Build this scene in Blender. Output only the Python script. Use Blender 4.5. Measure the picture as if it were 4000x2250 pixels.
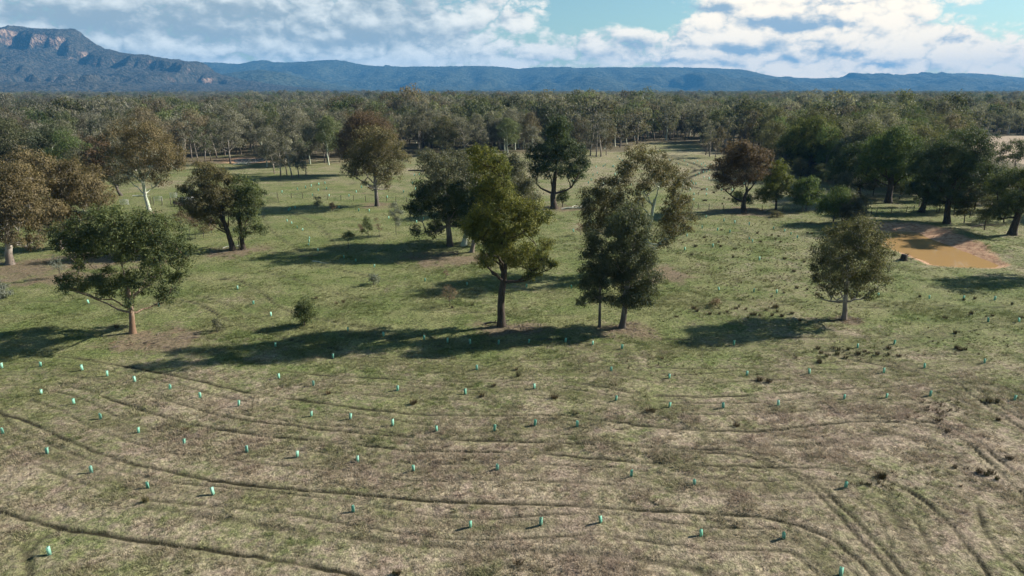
import bpy, bmesh, math, random
import numpy as np
from mathutils import Vector, Matrix

for o in list(bpy.data.objects):
    bpy.data.objects.remove(o, do_unlink=True)
scene = bpy.context.scene
col = scene.collection
R = math.radians

# ------------------------------------------------------------------ camera
CAM_H, PITCH, FPX = 25.0, R(16.2), 1717.0      # drone height, tilt below the horizon, focal length in 2576-wide pixels
cam = bpy.data.cameras.new('camera')
cam.sensor_width = 36.0
cam.lens = FPX / 2576.0 * 36.0
cam.clip_start = 0.5
cam.clip_end = 60000
cam_o = bpy.data.objects.new('camera', cam)
cam_o.location = (0, 0, CAM_H)
cam_o.rotation_euler = (R(90) - PITCH, 0, 0)
col.objects.link(cam_o)
scene.camera = cam_o
CP, SP = math.cos(PITCH), math.sin(PITCH)

def ray(u, v):
    a, b = (u - 1288.0) / FPX, (v - 724.5) / FPX
    return a, CP - b * SP, -(SP + b * CP)
def gp(u, v, z=0.0):
    "ground point seen at photograph position u, v"
    x, y, d = ray(u, v)
    t = (CAM_H - z) / -d
    return (x * t, y * t)
def at(u, v, Y):
    "point at forward distance Y seen at u, v, and metres per pixel there"
    x, y, d = ray(u, v)
    t = Y / y
    return np.array((x * t, Y, CAM_H + d * t)), t / FPX
def azel(u, v):
    x, y, d = ray(u, v)
    return math.atan2(x, y), math.atan2(d, math.hypot(x, y))
def zA(k):
    "reader for positions noted on an enlarged third of the photograph"
    ox, oy = k
    return lambda x, y: (ox + x * 0.33343, oy + y * 0.33343)
Z1, Z2, Z3T = zA((0, 0)), zA((858.5, 0)), zA((1717, 0))
Z4, Z5, Z6 = zA((0, 386.4)), zA((858.5, 386.4)), zA((1717, 386.4))
def zB(ox):
    return lambda x, y: (ox + x * 0.4444, 805 + y * 0.4444)
B1, B2, B3 = zB(0), zB(858.5), zB(1717)

# ------------------------------------------------------------------ light
SUN_AZ, SUN_EL = R(72.5), R(30.0)
sun_dir = Vector((math.sin(SUN_AZ) * math.cos(SUN_EL), math.cos(SUN_AZ) * math.cos(SUN_EL), math.sin(SUN_EL)))
sun = bpy.data.lights.new('sun', 'SUN')
sun.energy = 5.0
sun.angle = R(0.55)
sun.color = (1.0, 0.93, 0.82)
sun_o = bpy.data.objects.new('sun', sun)
sun_o.rotation_euler = sun_dir.to_track_quat('Z', 'Y').to_euler()
sun_o.location = (200, 60, 150)
col.objects.link(sun_o)

scene.view_settings.view_transform = 'Standard'
scene.view_settings.look = 'None'
scene.view_settings.exposure = 1.2
scene.view_settings.gamma = 1.0
scene.view_settings.use_curve_mapping = False
scene.render.engine = 'CYCLES'
cy = scene.cycles
cy.max_bounces = 5
cy.diffuse_bounces = 2
cy.glossy_bounces = 2
cy.transmission_bounces = 3
cy.transparent_max_bounces = 4
cy.volume_bounces = 0
cy.use_adaptive_sampling = True
cy.adaptive_threshold = 0.02
cy.use_denoising = True
cy.caustics_reflective = False
cy.caustics_refractive = False
cy.sample_clamp_indirect = 4.0

# ------------------------------------------------------------------ node helpers
class NB:
    def __init__(self, tree):
        self.t = tree
        self.n = tree.nodes
        self.l = tree.links
    def new(self, kind, **kw):
        n = self.n.new(kind)
        for k, v in kw.items():
            setattr(n, k, v)
        return n
    def put(self, sock, val):
        if isinstance(val, bpy.types.NodeSocket):
            self.l.new(val, sock)
        elif val is not None:
            if hasattr(sock.default_value, '__len__'):
                if not hasattr(val, '__len__'):
                    val = (val,) * len(sock.default_value)
                elif len(val) == 3 and len(sock.default_value) == 4:
                    val = tuple(val) + (1,)
                sock.default_value = val
            else:
                sock.default_value = val
    def math(self, op, a, b=None, c=None, clamp=False):
        n = self.new('ShaderNodeMath', operation=op, use_clamp=clamp)
        for i, x in enumerate((a, b, c)):
            if x is not None:
                self.put(n.inputs[i], x)
        return n.outputs[0]
    def vm(self, op, a, b=None, c=None):
        n = self.new('ShaderNodeVectorMath', operation=op)
        if op == 'SCALE':
            self.put(n.inputs[0], a)
            self.put(n.inputs['Scale'], b)
        else:
            for i, x in enumerate((a, b, c)):
                if x is not None:
                    self.put(n.inputs[i], x)
        return n.outputs['Value'] if op in ('DOT_PRODUCT', 'LENGTH', 'DISTANCE') else n.outputs[0]
    def mix(self, f, a, b, blend='MIX'):
        n = self.new('ShaderNodeMix', data_type='RGBA', blend_type=blend)
        self.put(n.inputs[0], f)
        self.put(n.inputs[6], a)
        self.put(n.inputs[7], b)
        return n.outputs[2]
    def ss(self, x, lo, hi, a=0.0, b=1.0, lin=False):
        n = self.new('ShaderNodeMapRange', interpolation_type='LINEAR' if lin else 'SMOOTHSTEP')
        for i, v in enumerate((x, lo, hi, a, b)):
            self.put(n.inputs[i], v)
        return n.outputs[0]
    def noise(self, vec, scale, detail=4, rough=0.55, dist=0.0, dim='3D'):
        n = self.new('ShaderNodeTexNoise', noise_dimensions=dim)
        if vec is not None:
            self.l.new(vec, n.inputs['Vector'])
        n.inputs['Scale'].default_value = scale
        n.inputs['Detail'].default_value = detail
        n.inputs['Roughness'].default_value = rough
        n.inputs['Distortion'].default_value = dist
        return n.outputs[0]
    def attr(self, name):
        return self.new('ShaderNodeAttribute', attribute_name=name).outputs['Fac']
    def sep(self, v):
        n = self.new('ShaderNodeSeparateXYZ')
        self.l.new(v, n.inputs[0])
        return n.outputs
    def comb(self, x, y, z):
        n = self.new('ShaderNodeCombineXYZ')
        for i, v in enumerate((x, y, z)):
            self.put(n.inputs[i], v)
        return n.outputs[0]

def material(name):
    m = bpy.data.materials.new(name)
    m.use_nodes = True
    m.node_tree.nodes.clear()
    nb = NB(m.node_tree)
    out = nb.new('ShaderNodeOutputMaterial')
    return m, nb, out
def principled(nb, out, color, rough=0.9, spec=0.2, normal=None, **kw):
    p = nb.new('ShaderNodeBsdfPrincipled')
    nb.put(p.inputs['Base Color'], color)
    nb.put(p.inputs['Roughness'], rough)
    nb.put(p.inputs['Specular IOR Level'], spec)
    if normal is not None:
        nb.l.new(normal, p.inputs['Normal'])
    for k, v in kw.items():
        nb.put(p.inputs[k], v)
    nb.l.new(p.outputs[0], out.inputs['Surface'])
    return p
def bump(nb, h, strength=0.5, dist=0.1):
    b = nb.new('ShaderNodeBump')
    b.inputs['Strength'].default_value = strength
    b.inputs['Distance'].default_value = dist
    nb.l.new(h, b.inputs['Height'])
    return b.outputs[0]

# ------------------------------------------------------------------ sky: Nishita and a layer of broken cumulus
world = bpy.data.worlds.new('World')
scene.world = world
world.use_nodes = True
world.node_tree.nodes.clear()
W = NB(world.node_tree)
wout = W.new('ShaderNodeOutputWorld')
bg = W.new('ShaderNodeBackground')
SKY_S = 0.050
bg.inputs['Strength'].default_value = SKY_S
W.l.new(bg.outputs[0], wout.inputs['Surface'])
sky = W.new('ShaderNodeTexSky', sky_type='NISHITA', sun_disc=False)
sky.sun_elevation = SUN_EL
sky.sun_rotation = SUN_AZ
sky.altitude = 200
sky.air_density = 1.0
sky.dust_density = 0.6
sky.ozone_density = 1.0
tc = W.new('ShaderNodeTexCoord')
dirv = tc.outputs['Generated']
sx, sy_, sz = W.sep(dirv)
az = W.math('ARCTAN2', sx, sy_)
el = W.math('ARCSINE', sz)
P0 = W.comb(az, el, 0.0)
# slow warp so that the cloud edges billow
wn = W.new('ShaderNodeTexNoise')
W.l.new(W.vm('MULTIPLY', dirv, (1, 1, 1.9)), wn.inputs['Vector'])
wn.inputs['Scale'].default_value = 9.0
wn.inputs['Detail'].default_value = 8.0
wn.inputs['Roughness'].default_value = 0.66
warp = W.vm('MULTIPLY', W.vm('SUBTRACT', wn.outputs['Color'], (0.5, 0.5, 0.5)), (0.085, 0.05, 0))
P1 = W.vm('ADD', P0, warp)
def blobs(P, items):
    acc = None
    for (u, v, ru, rv, w) in items:
        a, e = azel(u, v)
        ka, ke = FPX / ru, FPX / rv
        d = W.vm('MULTIPLY_ADD', P, (ka, ke, 0), (-a * ka, -e * ke, 0))
        g = W.math('POWER', 0.3679, W.vm('DOT_PRODUCT', d, d))
        acc = W.math('MULTIPLY', g, w) if acc is None else W.math('MULTIPLY_ADD', g, w, acc)
    return acc
# cloud masses (position, half width, half height, weight) and gaps (negative weight)
MASS = [(150, 20, 330, 70, .55), (520, 30, 330, 75, .55), (60, 130, 260, 40, .45), (420, 130, 330, 32, .5), (760, 70, 150, 60, .45),
        (1040, 50, 200, 85, .60), (1270, 20, 90, 50, .35), (1385, 12, 26, 26, .45), (1170, 130, 200, 40, .45), (860, 140, 170, 30, .45), (1340, 148, 120, 26, .35),
        (1545, 85, 85, 36, .60), (1690, 115, 120, 42, .50), (1450, 115, 50, 40, .40), (1740, 62, 45, 30, .35),
        (1830, 20, 110, 40, .50), (1980, 80, 260, 90, .60), (2240, 90, 260, 90, .6), (2480, 130, 260, 50, .6), (1900, 150, 300, 30, .5), (2180, 10, 170, 40, .5),
        (1560, 0, 165, 52, -.66), (1440, 55, 60, 34, -.34), (1650, 40, 50, 30, -.2), (2500, 12, 120, 40, -.60), (1335, 100, 45, 14, -.35), (1640, 45, 50, 30, -.5), (1440, 82, 26, 8, -.3)]
GREY = [(330, 58, 420, 30, .75), (100, 25, 260, 24, .55), (620, 20, 160, 30, .4), (1010, 50, 170, 55, .85), (900, 112, 170, 18, .5), (1545, 132, 70, 14, .75), (1610, 108, 40, 16, .65),
        (1790, 14, 75, 9, 1.1), (1930, 62, 80, 14, 1.0), (2020, 45, 50, 16, .9), (2060, 68, 80, 9, .85), (1800, 112, 70, 11, .95), (1960, 100, 50, 22, .8), (1880, 122, 80, 8, .8),
        (2080, 130, 110, 8, .9), (2000, 155, 45, 14, .9), (1740, 152, 110, 8, .85), (2410, 98, 40, 7, .8), (2250, 152, 40, 6, .6), (2560, 110, 24, 12, .7), (2100, 0, 70, 7, .9), (2090, 100, 30, 12, .7),
        (1300, 48, 45, 18, .85), (200, 148, 260, 12, .45), (640, 152, 240, 12, .5), (1300, 140, 180, 8, .4), (700, 100, 200, 12, .55), (2200, 155, 40, 6, .6), (1710, 75, 26, 16, .6)]
dn3 = W.vm('MULTIPLY', dirv, (1, 1, 1.7))
def puffs(vec):
    "billows: folded noise gives rounded heads with creases between them, plus loose vapour"
    n1 = W.noise(vec, 11.0, 5, 0.55)
    fold = W.math('ABSOLUTE', W.math('MULTIPLY_ADD', n1, 2.0, -1.0))
    n = W.noise(vec, 34.0, 4, 0.6)
    return W.math('ADD', W.math('MULTIPLY_ADD', W.math('POWER', fold, 0.7), 1.15, 0.10), W.math('MULTIPLY', n, 0.55))
fine = puffs(dn3)
fine2 = puffs(W.vm('ADD', dn3, (0.008, 0.002, 0.016)))
base = W.noise(dn3, 6.5, 4, 0.55)
# cloud thinned out above the view to cut the skylight and deepen the shadows
cover = W.ss(el, 0.13, 0.50, 0.10, -0.45)
mass = blobs(P1, MASS)
fz = W.math('MULTIPLY_ADD', fine, 0.9, -0.62)
dens = W.math('ADD', W.math('ADD', mass, cover), W.math('ADD', W.math('MULTIPLY', W.math('SUBTRACT', base, 0.5), 0.9), W.math('MULTIPLY_ADD', fz, 1.9, -0.18)))
alpha = W.ss(dens, -0.26, 0.36)
grey_m = blobs(P1, GREY)
relief = W.math('MULTIPLY', W.math('SUBTRACT', fine, fine2), 1.5)
# clouds towards the sun scatter more light forwards
tosun = W.vm('DOT_PRODUCT', dirv, tuple(sun_dir))
fwd = W.ss(tosun, 0.10, 0.62)
sh0 = W.math('SUBTRACT', W.math('SUBTRACT', W.math('ADD', grey_m, W.math('MULTIPLY_ADD', base, -1.4, 0.70)), W.math('MULTIPLY_ADD', fz, 0.5, -0.10)), relief)
shade = W.ss(sh0, W.ss(fwd, 0, 1, -0.45, 0.02), W.ss(fwd, 0, 1, 1.35, 1.45))
lit_col = W.mix(fwd, (0.43, 0.45, 0.435), (0.62, 0.545, 0.43))
dark_col = W.mix(fwd, (0.160, 0.205, 0.230), (0.165, 0.225, 0.275))
cloud = W.mix(shade, lit_col, dark_col)
cloud = W.vm('SCALE', cloud, 1.0 / SKY_S)
clear = W.mix(1.0, sky.outputs[0], (0.82, 1.02, 0.97), 'MULTIPLY')
final = W.mix(alpha, clear, cloud)
W.l.new(final, bg.inputs['Color'])
world.cycles.sampling_method = 'NONE'

# ------------------------------------------------------------------ object helpers
def tag(o, label=None, cat=None, group=None, kind=None):
    if label: o['label'] = label
    if cat: o['category'] = cat
    if group: o['group'] = group
    if kind: o['kind'] = kind
    return o
def link(name, data, parent=None, loc=None, rot=None):
    o = bpy.data.objects.new(name, data)
    col.objects.link(o)
    if loc is not None: o.location = loc
    if rot is not None: o.rotation_euler = rot
    if parent is not None: o.parent = parent
    return o
def empty(name, loc, rz=0.0):
    o = bpy.data.objects.new(name, None)
    o.empty_display_size = 0.3
    o.location = loc
    o.rotation_euler = (0, 0, rz)
    col.objects.link(o)
    return o
def copy_tree(o, parent=None):
    c = o.copy()
    col.objects.link(c)
    c.parent = parent
    for ch in list(o.children):
        copy_tree(ch, c)
    return c
def mesh_np(name, verts, faces, mats, smooth=False, fattr=None, vattr=None, matidx=None):
    "mesh from arrays; faces is one (n, k) integer array"
    verts = np.asarray(verts, dtype=np.float32).reshape(-1, 3)
    faces = np.asarray(faces, dtype=np.int32)
    n, k = faces.shape
    me = bpy.data.meshes.new(name)
    me.vertices.add(len(verts))
    me.vertices.foreach_set('co', verts.ravel())
    me.loops.add(n * k)
    me.loops.foreach_set('vertex_index', faces.ravel())
    me.polygons.add(n)
    me.polygons.foreach_set('loop_start', np.arange(0, n * k, k, dtype=np.int32))
    me.polygons.foreach_set('loop_total', np.full(n, k, dtype=np.int32))
    if smooth:
        me.polygons.foreach_set('use_smooth', np.ones(n, dtype=bool))
    for m in (mats if isinstance(mats, (list, tuple)) else [mats]):
        me.materials.append(m)
    if matidx is not None:
        me.polygons.foreach_set('material_index', np.asarray(matidx, dtype=np.int32))
    for d, dom in ((fattr, 'FACE'), (vattr, 'POINT')):
        for key, arr in (d or {}).items():
            a = me.attributes.new(key, 'FLOAT', dom)
            a.data.foreach_set('value', np.asarray(arr, dtype=np.float32))
    me.update()
    return me
class Geo:
    "collects quads"
    def __init__(self):
        self.v, self.f, self.n = [], [], 0
    def add(self, v, f):
        v = np.asarray(v, float).reshape(-1, 3)
        self.v.append(v)
        self.f.append(np.asarray(f, int) + self.n)
        self.n += len(v)
    def tube(self, pts, rad, sides=6):
        pts = np.asarray(pts, float)
        m = len(pts)
        rad = np.broadcast_to(np.asarray(rad, float), (m,))
        tan = np.gradient(pts, axis=0)
        tan /= np.linalg.norm(tan, axis=1)[:, None] + 1e-9
        ref = np.array((1.0, 0, 0)) if abs(tan[:, 0]).mean() < 0.8 else np.array((0, 1.0, 0))
        s = np.cross(tan, ref)
        s /= np.linalg.norm(s, axis=1)[:, None] + 1e-9
        t = np.cross(tan, s)
        a = np.arange(sides) * 2 * math.pi / sides
        ring = pts[:, None, :] + rad[:, None, None] * (np.cos(a)[None, :, None] * s[:, None, :] + np.sin(a)[None, :, None] * t[:, None, :])
        i = np.arange(m - 1)[:, None] * sides
        j = np.arange(sides)[None, :]
        k = (j + 1) % sides
        f = np.stack([i + j, i + k, i + sides + k, i + sides + j], -1).reshape(-1, 4)
        self.add(ring.reshape(-1, 3), f)
    def box(self, c, s, rz=0.0, M=None):
        x, y, z = np.array(s) / 2.0
        v = np.array([(i, j, k) for i in (-x, x) for j in (-y, y) for k in (-z, z)])
        if rz:
            ca, sa = math.cos(rz), math.sin(rz)
            v = v @ np.array([[ca, sa, 0], [-sa, ca, 0], [0, 0, 1]])
        if M is not None:
            v = v @ np.array(M).T
        self.add(v + np.array(c), [(0, 1, 3, 2), (4, 6, 7, 5), (0, 4, 5, 1), (2, 3, 7, 6), (0, 2, 6, 4), (1, 5, 7, 3)])
    def mesh(self, name, mat, smooth=False, **kw):
        return mesh_np(name, np.concatenate(self.v), np.concatenate(self.f), mat, smooth, **kw)

# value noise for shaping ground and hills
def vnoise(x, y, seed=0):
    xi, yi = np.floor(x).astype(np.int64), np.floor(y).astype(np.int64)
    xf, yf = x - xi, y - yi
    def h(a, b):
        n = (a * 374761393 + b * 668265263 + seed * 1442695041) & 0x7fffffff
        n = ((n ^ (n >> 13)) * 1274126177) & 0x7fffffff
        return ((n ^ (n >> 16)) & 0xffff) / 65535.0
    ux, uy = xf * xf * (3 - 2 * xf), yf * yf * (3 - 2 * yf)
    a, b, c, d = h(xi, yi), h(xi + 1, yi), h(xi, yi + 1), h(xi + 1, yi + 1)
    return (a * (1 - ux) + b * ux) * (1 - uy) + (c * (1 - ux) + d * ux) * uy - 0.5
def fbm(x, y, oct=4, seed=0, gain=0.5):
    r, a = 0.0, 1.0
    for i in range(oct):
        r = r + a * vnoise(x, y, seed + i * 17)
        x, y, a = x * 2.03 + 11.3, y * 2.03 + 5.7, a * gain
    return r
def sstep(x, a, b):
    t = np.clip((x - a) / (b - a), 0, 1)
    return t * t * (3 - 2 * t)

# ------------------------------------------------------------------ ground
def cr(pts, step=0.6):
    "smooth curve through ground points"
    P = np.array(pts, float)
    P = np.vstack([2 * P[0] - P[1], P, 2 * P[-1] - P[-2]])
    out = []
    for i in range(1, len(P) - 2):
        n = max(2, int(np.linalg.norm(P[i + 1] - P[i]) / step))
        t = np.linspace(0, 1, n, endpoint=False)[:, None]
        p0, p1, p2, p3 = P[i - 1], P[i], P[i + 1], P[i + 2]
        out.append(0.5 * (2 * p1 + (p2 - p0) * t + (2 * p0 - 5 * p1 + 4 * p2 - p3) * t ** 2 + (3 * p1 - p0 - 3 * p2 + p3) * t ** 3))
    out.append(P[-2:-1])
    return np.vstack(out)

# wheel tracks and rip lines over the paddock: (points in the photograph, strength, half width, second wheel offset or 0)
TRK = [
 ([(-60, 1272), (0, 1287), (60, 1305), (150, 1327), (300, 1352), (450, 1375), (600, 1395), (740, 1415), (870, 1443), (960, 1470)], 1, .17, 0),
 ([(-40, 1028), (0, 1040), (60, 1058), (120, 1085), (200, 1120), (290, 1155), (400, 1180), (520, 1205), (700, 1226), (860, 1238), (1000, 1252), (1150, 1262), (1300, 1266), (1430, 1272), (1600, 1282), (1720, 1288), (1850, 1295), (1940, 1306), (2020, 1325), (2090, 1355), (2140, 1390), (2180, 1425), (2210, 1465)], 1, .17, 0),
 ([(258, 996), (338, 1023), (444, 1058), (533, 1076), (644, 1092), (858, 1113), (1036, 1132), (1214, 1136), (1391, 1143), (1525, 1156), (1717, 1169), (1900, 1174), (2037, 1176), (2144, 1185), (2201, 1198), (2250, 1216), (2312, 1249), (2375, 1303), (2410, 1343), (2450, 1396), (2500, 1465)], 1, .17, 0),
 ([(382, 994), (524, 1036), (622, 1058), (729, 1069), (858, 1084), (1098, 1104), (1236, 1107), (1391, 1112), (1547, 1120), (1717, 1128), (1828, 1132), (1886, 1140), (1930, 1158), (1970, 1176), (2028, 1200), (2072, 1232), (2108, 1267), (2152, 1307), (2197, 1352), (2241, 1396), (2295, 1465)], .85, .18, 0),
 ([(1700, 1134), (1815, 1141), (1890, 1153), (1950, 1176), (2010, 1203), (2050, 1232), (2084, 1270), (2125, 1312), (2170, 1360), (2210, 1400), (2262, 1465)], .8, .2, 0),
 ([(150, 897), (191, 900), (267, 912), (338, 923), (444, 945), (555, 969), (622, 985), (755, 1005), (858, 1021), (992, 1036), (1125, 1045), (1303, 1044), (1410, 1045), (1503, 1058), (1614, 1069), (1717, 1080), (1850, 1086), (1939, 1083), (2050, 1069), (2161, 1060), (2228, 1060), (2295, 1067), (2361, 1080), (2410, 1100), (2455, 1132), (2495, 1167), (2535, 1207), (2600, 1268)], 1, .17, 0),
 ([(2150, 1053), (2240, 1052), (2310, 1059), (2380, 1074), (2430, 1095), (2480, 1128), (2520, 1160), (2560, 1195), (2610, 1240)], .75, .2, 0),
 ([(700, 930), (780, 938), (858, 946), (947, 952), (1080, 958), (1240, 960), (1383, 956), (1450, 963), (1525, 976), (1614, 992), (1717, 999), (1850, 997), (2028, 983), (2161, 978), (2339, 965), (2410, 958)], .8, .17, 0),
 ([(947, 892), (1080, 900), (1214, 907), (1347, 905), (1480, 900), (1547, 912), (1717, 926), (1984, 921), (2117, 907)], .6, .17, 0),
 ([(2112, 900), (2184, 912), (2272, 929), (2339, 943), (2384, 960), (2419, 972), (2446, 996), (2495, 1027), (2539, 1058), (2600, 1098)], .9, .2, 0),
 ([(2112, 893), (2200, 905), (2290, 921), (2360, 937), (2410, 952), (2450, 974), (2490, 1003), (2540, 1035), (2600, 1072)], .7, .2, 0),
 ([(2384, 960), (2472, 969), (2539, 983), (2620, 1010)], .7, .17, 0),
 ([(1850, 1116), (2028, 1120), (2117, 1107), (2161, 1096), (2228, 1091), (2295, 1100), (2361, 1120), (2401, 1147), (2428, 1187), (2455, 1227)], .5, .45, 0),
 ([(2460, 1275), (2468, 1303), (2481, 1342), (2508, 1378), (2539, 1409), (2590, 1455)], .7, .2, 0),
 ([(2235, 1265), (2255, 1294), (2277, 1338), (2299, 1383), (2326, 1427), (2350, 1465)], .4, .5, 0),
 ([(364, 1276), (489, 1294), (622, 1312), (733, 1334), (858, 1348), (1036, 1367), (1214, 1380), (1391, 1387), (1525, 1396), (1717, 1423), (1800, 1450)], .5, .32, 0),
 ([(60, 1370), (68, 1400), (72, 1450)], .5, .3, 0), ([(140, 1335), (95, 1360), (72, 1400), (66, 1460)], .4, .3, 0),
 ([(0, 944), (90, 940), (180, 944), (270, 952)], .5, .25, 0), ([(0, 968), (130, 966), (250, 985)], .4, .25, 0),
 ([(380, 748), (427, 750), (483, 760), (520, 773), (567, 803), (617, 820), (667, 836), (733, 853), (860, 880)], .8, .2, 0),
 ([(440, 703), (500, 701), (567, 703), (610, 710), (650, 730), (683, 756), (733, 783), (800, 800), (858, 810), (960, 830)], .8, .2, 0),
 ([(480, 742), (520, 748), (567, 763), (617, 786), (667, 806)], .5, .2, 0),
 ([(660, 540), (667, 556), (687, 583), (717, 606), (760, 633)], .7, .22, 0),
 ([(735, 536), (760, 546), (800, 566), (827, 593), (847, 620)], .5, .25, 0),
 ([(800, 666), (858, 678), (925, 693), (992, 708), (1058, 720)], .6, .22, 0),
 ([(650, 682), (700, 693), (777, 713), (858, 740), (930, 760)], .6, .22, 0),
 ([(1092, 776), (1225, 786), (1358, 791), (1470, 794)], .4, .22, 0),
 ([(0, 765), (60, 760), (150, 758)], .4, .25, 0), ([(0, 800), (90, 796), (200, 792)], .4, .25, 0),
 ([(1660, 750), (1800, 755), (1950, 757), (2117, 763), (2350, 768), (2600, 776)], .5, .3, 0),
 ([(1660, 757), (1800, 762), (1950, 765), (2117, 771), (2350, 777), (2600, 786)], .4, .3, 0),
 ([(1600, 856), (1717, 852), (2000, 849), (2561, 845), (2640, 845)], .6, .2, 0),
 ([(2250, 890), (2400, 892), (2480, 893), (2600, 900)], .5, .2, 0),
 ([(1690, 398), (1730, 408), (1762, 420), (1768, 432), (1735, 446), (1722, 458), (1745, 470), (1800, 478)], .9, .8, 0),
 ([(1680, 404), (1715, 414), (1745, 424), (1745, 432), (1715, 444), (1702, 458), (1722, 474)], .7, .8, 0),
 ([(1717, 500), (1760, 510), (1830, 530), (1850, 560), (1880, 590)], .45, .35, 0), ([(1717, 575), (1800, 590), (1850, 620)], .4, .35, 0),
 ([(760, 470), (850, 462), (950, 470), (1010, 486)], .4, .45, 0), ([(740, 490), (800, 478), (900, 482), (960, 498)], .4, .45, 0),
 ([(560, 500), (590, 478), (660, 470), (760, 462)], .3, .45, 0),
]
# rows in which the young trees were planted: a slightly darker, ripped strip
ROWS = [
 [(-40, 1040), (4, 1090), (120, 1143), (231, 1188), (373, 1227), (536, 1243), (720, 1262), (890, 1289), (1020, 1310), (1182, 1326), (1361, 1320), (1511, 1315), (1640, 1332), (1763, 1349), (1972, 1355), (2030, 1375), (2090, 1420), (2115, 1449)],
 [(10, 985), (104, 992), (186, 1016), (255, 1053), (348, 1088), (463, 1118), (622, 1136), (747, 1150), (899, 1162), (1041, 1184), (1251, 1183), (1420, 1188), (1589, 1199), (1747, 1220), (1930, 1228), (2126, 1226), (2190, 1245), (2255, 1294), (2300, 1383)],
 [(4, 925), (102, 921), (206, 929), (269, 944), (339, 957), (428, 977), (504, 999), (600, 1019), (783, 1047), (881, 1053), (987, 1069), (1098, 1084), (1245, 1083), (1346, 1071), (1453, 1074)],
 [(702, 950), (789, 968), (1001, 983), (1171, 992), (1344, 979), (1550, 1009), (1684, 1026), (1819, 1028), (1957, 1022), (2122, 1005), (2229, 1002), (2339, 997), (2400, 985)],
 [(837, 899), (1200, 931), (1538, 934), (1684, 953), (1878, 945), (2036, 940), (2223, 938), (2325, 927), (2475, 915)],
 [(875, 832), (965, 845), (1067, 854), (1126, 861), (1183, 864), (1254, 865), (1330, 862), (1422, 861), (1491, 867), (1564, 876), (1846, 866), (2157, 875), (2249, 867), (2486, 810), (2563, 811)],
 [(223, 763), (401, 770), (597, 726), (638, 764), (681, 792), (693, 868), (837, 899)],
]
POND = [(2200, 588), (2225, 583), (2300, 585), (2330, 600), (2384, 620), (2420, 634), (2480, 658), (2494, 671), (2417, 673), (2367, 671), (2344, 665), (2310, 651), (2264, 635), (2234, 624), (2205, 606)]
POOL = [(585, 404), (600, 400), (650, 399), (668, 402), (650, 408), (600, 410)]
WATER_Z = -0.45

def seg_dist(px, py, line, rmax):
    "distance from points to a polyline, only where closer than rmax"
    best = np.full(px.shape, 1e9, dtype=np.float32)
    for (a, b) in zip(line[:-1], line[1:]):
        lo, hi = np.minimum(a, b) - rmax, np.maximum(a, b) + rmax
        i = np.nonzero((px > lo[0]) & (px < hi[0]) & (py > lo[1]) & (py < hi[1]))[0]
        if not len(i):
            continue
        d = b - a
        L = float(d @ d) + 1e-9
        t = np.clip(((px[i] - a[0]) * d[0] + (py[i] - a[1]) * d[1]) / L, 0, 1)
        best[i] = np.minimum(best[i], np.hypot(px[i] - a[0] - t * d[0], py[i] - a[1] - t * d[1]))
    return best
def inside(px, py, poly):
    c = np.zeros(px.shape, bool)
    for (a, b) in zip(poly, np.roll(poly, -1, axis=0)):
        c ^= ((a[1] > py) != (b[1] > py)) & (px < (b[0] - a[0]) * (py - a[1]) / (b[1] - a[1] + 1e-12) + a[0])
    return c
pond_xy = cr([gp(u, v, WATER_Z) for u, v in POND] + [gp(*POND[0], WATER_Z)], 1.0)
pool_xy = cr([gp(u, v, -0.2) for u, v in POOL] + [gp(*POOL[0], -0.2)], 3.0)
pc = pond_xy.mean(axis=0)

def ground_z(x, y):
    x, y = np.asarray(x, float), np.asarray(y, float)
    far = sstep(y, 25, 60)
    return 0.30 * far * fbm(x / 31.0, y / 31.0, 2, 5) * (1 - sstep(y, 260, 400)) + 0.0 * x
def gz(x, y):
    return float(ground_z(np.array([x]), np.array([y]))[0])

yy = [-60, -30, -10, 5, 15, 20, 23]
while yy[-1] < 62: yy.append(yy[-1] * 1.0041)
while yy[-1] < 175: yy.append(yy[-1] * 1.0075)
while yy[-1] < 420: yy.append(yy[-1] * 1.012)
while yy[-1] < 11000: yy.append(yy[-1] * 1.06)
yy = np.array(yy)
NC = 500
ss = np.linspace(-1, 1, NC)
hw = np.maximum(44, 0.85 * yy + 17)
GX = (ss[None, :] * hw[:, None]).ravel()
GY = np.repeat(yy, NC)
GZ = ground_z(GX, GY)
nearw = 1 - sstep(GY, 90, 190)
GZ = GZ + nearw * (0.085 * fbm(GX / 0.55, GY / 0.55, 2, 3) + 0.10 * fbm(GX / 2.4, GY / 2.4, 2, 9))
rut = np.zeros_like(GX)
lip = np.zeros_like(GX)
bald = np.zeros_like(GX)
band = np.zeros_like(GX)
def offset_line(l, o):
    t = np.gradient(l, axis=0)
    t /= np.linalg.norm(t, axis=1)[:, None] + 1e-9
    return l + o * np.stack([-t[:, 1], t[:, 0]], 1)
WHEELS = [(offset_line(cr([gp(*q) for q in r], 1.2), o), 0.60, 0.15, 0) for r in ROWS[:6] for o in (-1.15, 0.95)]
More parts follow.
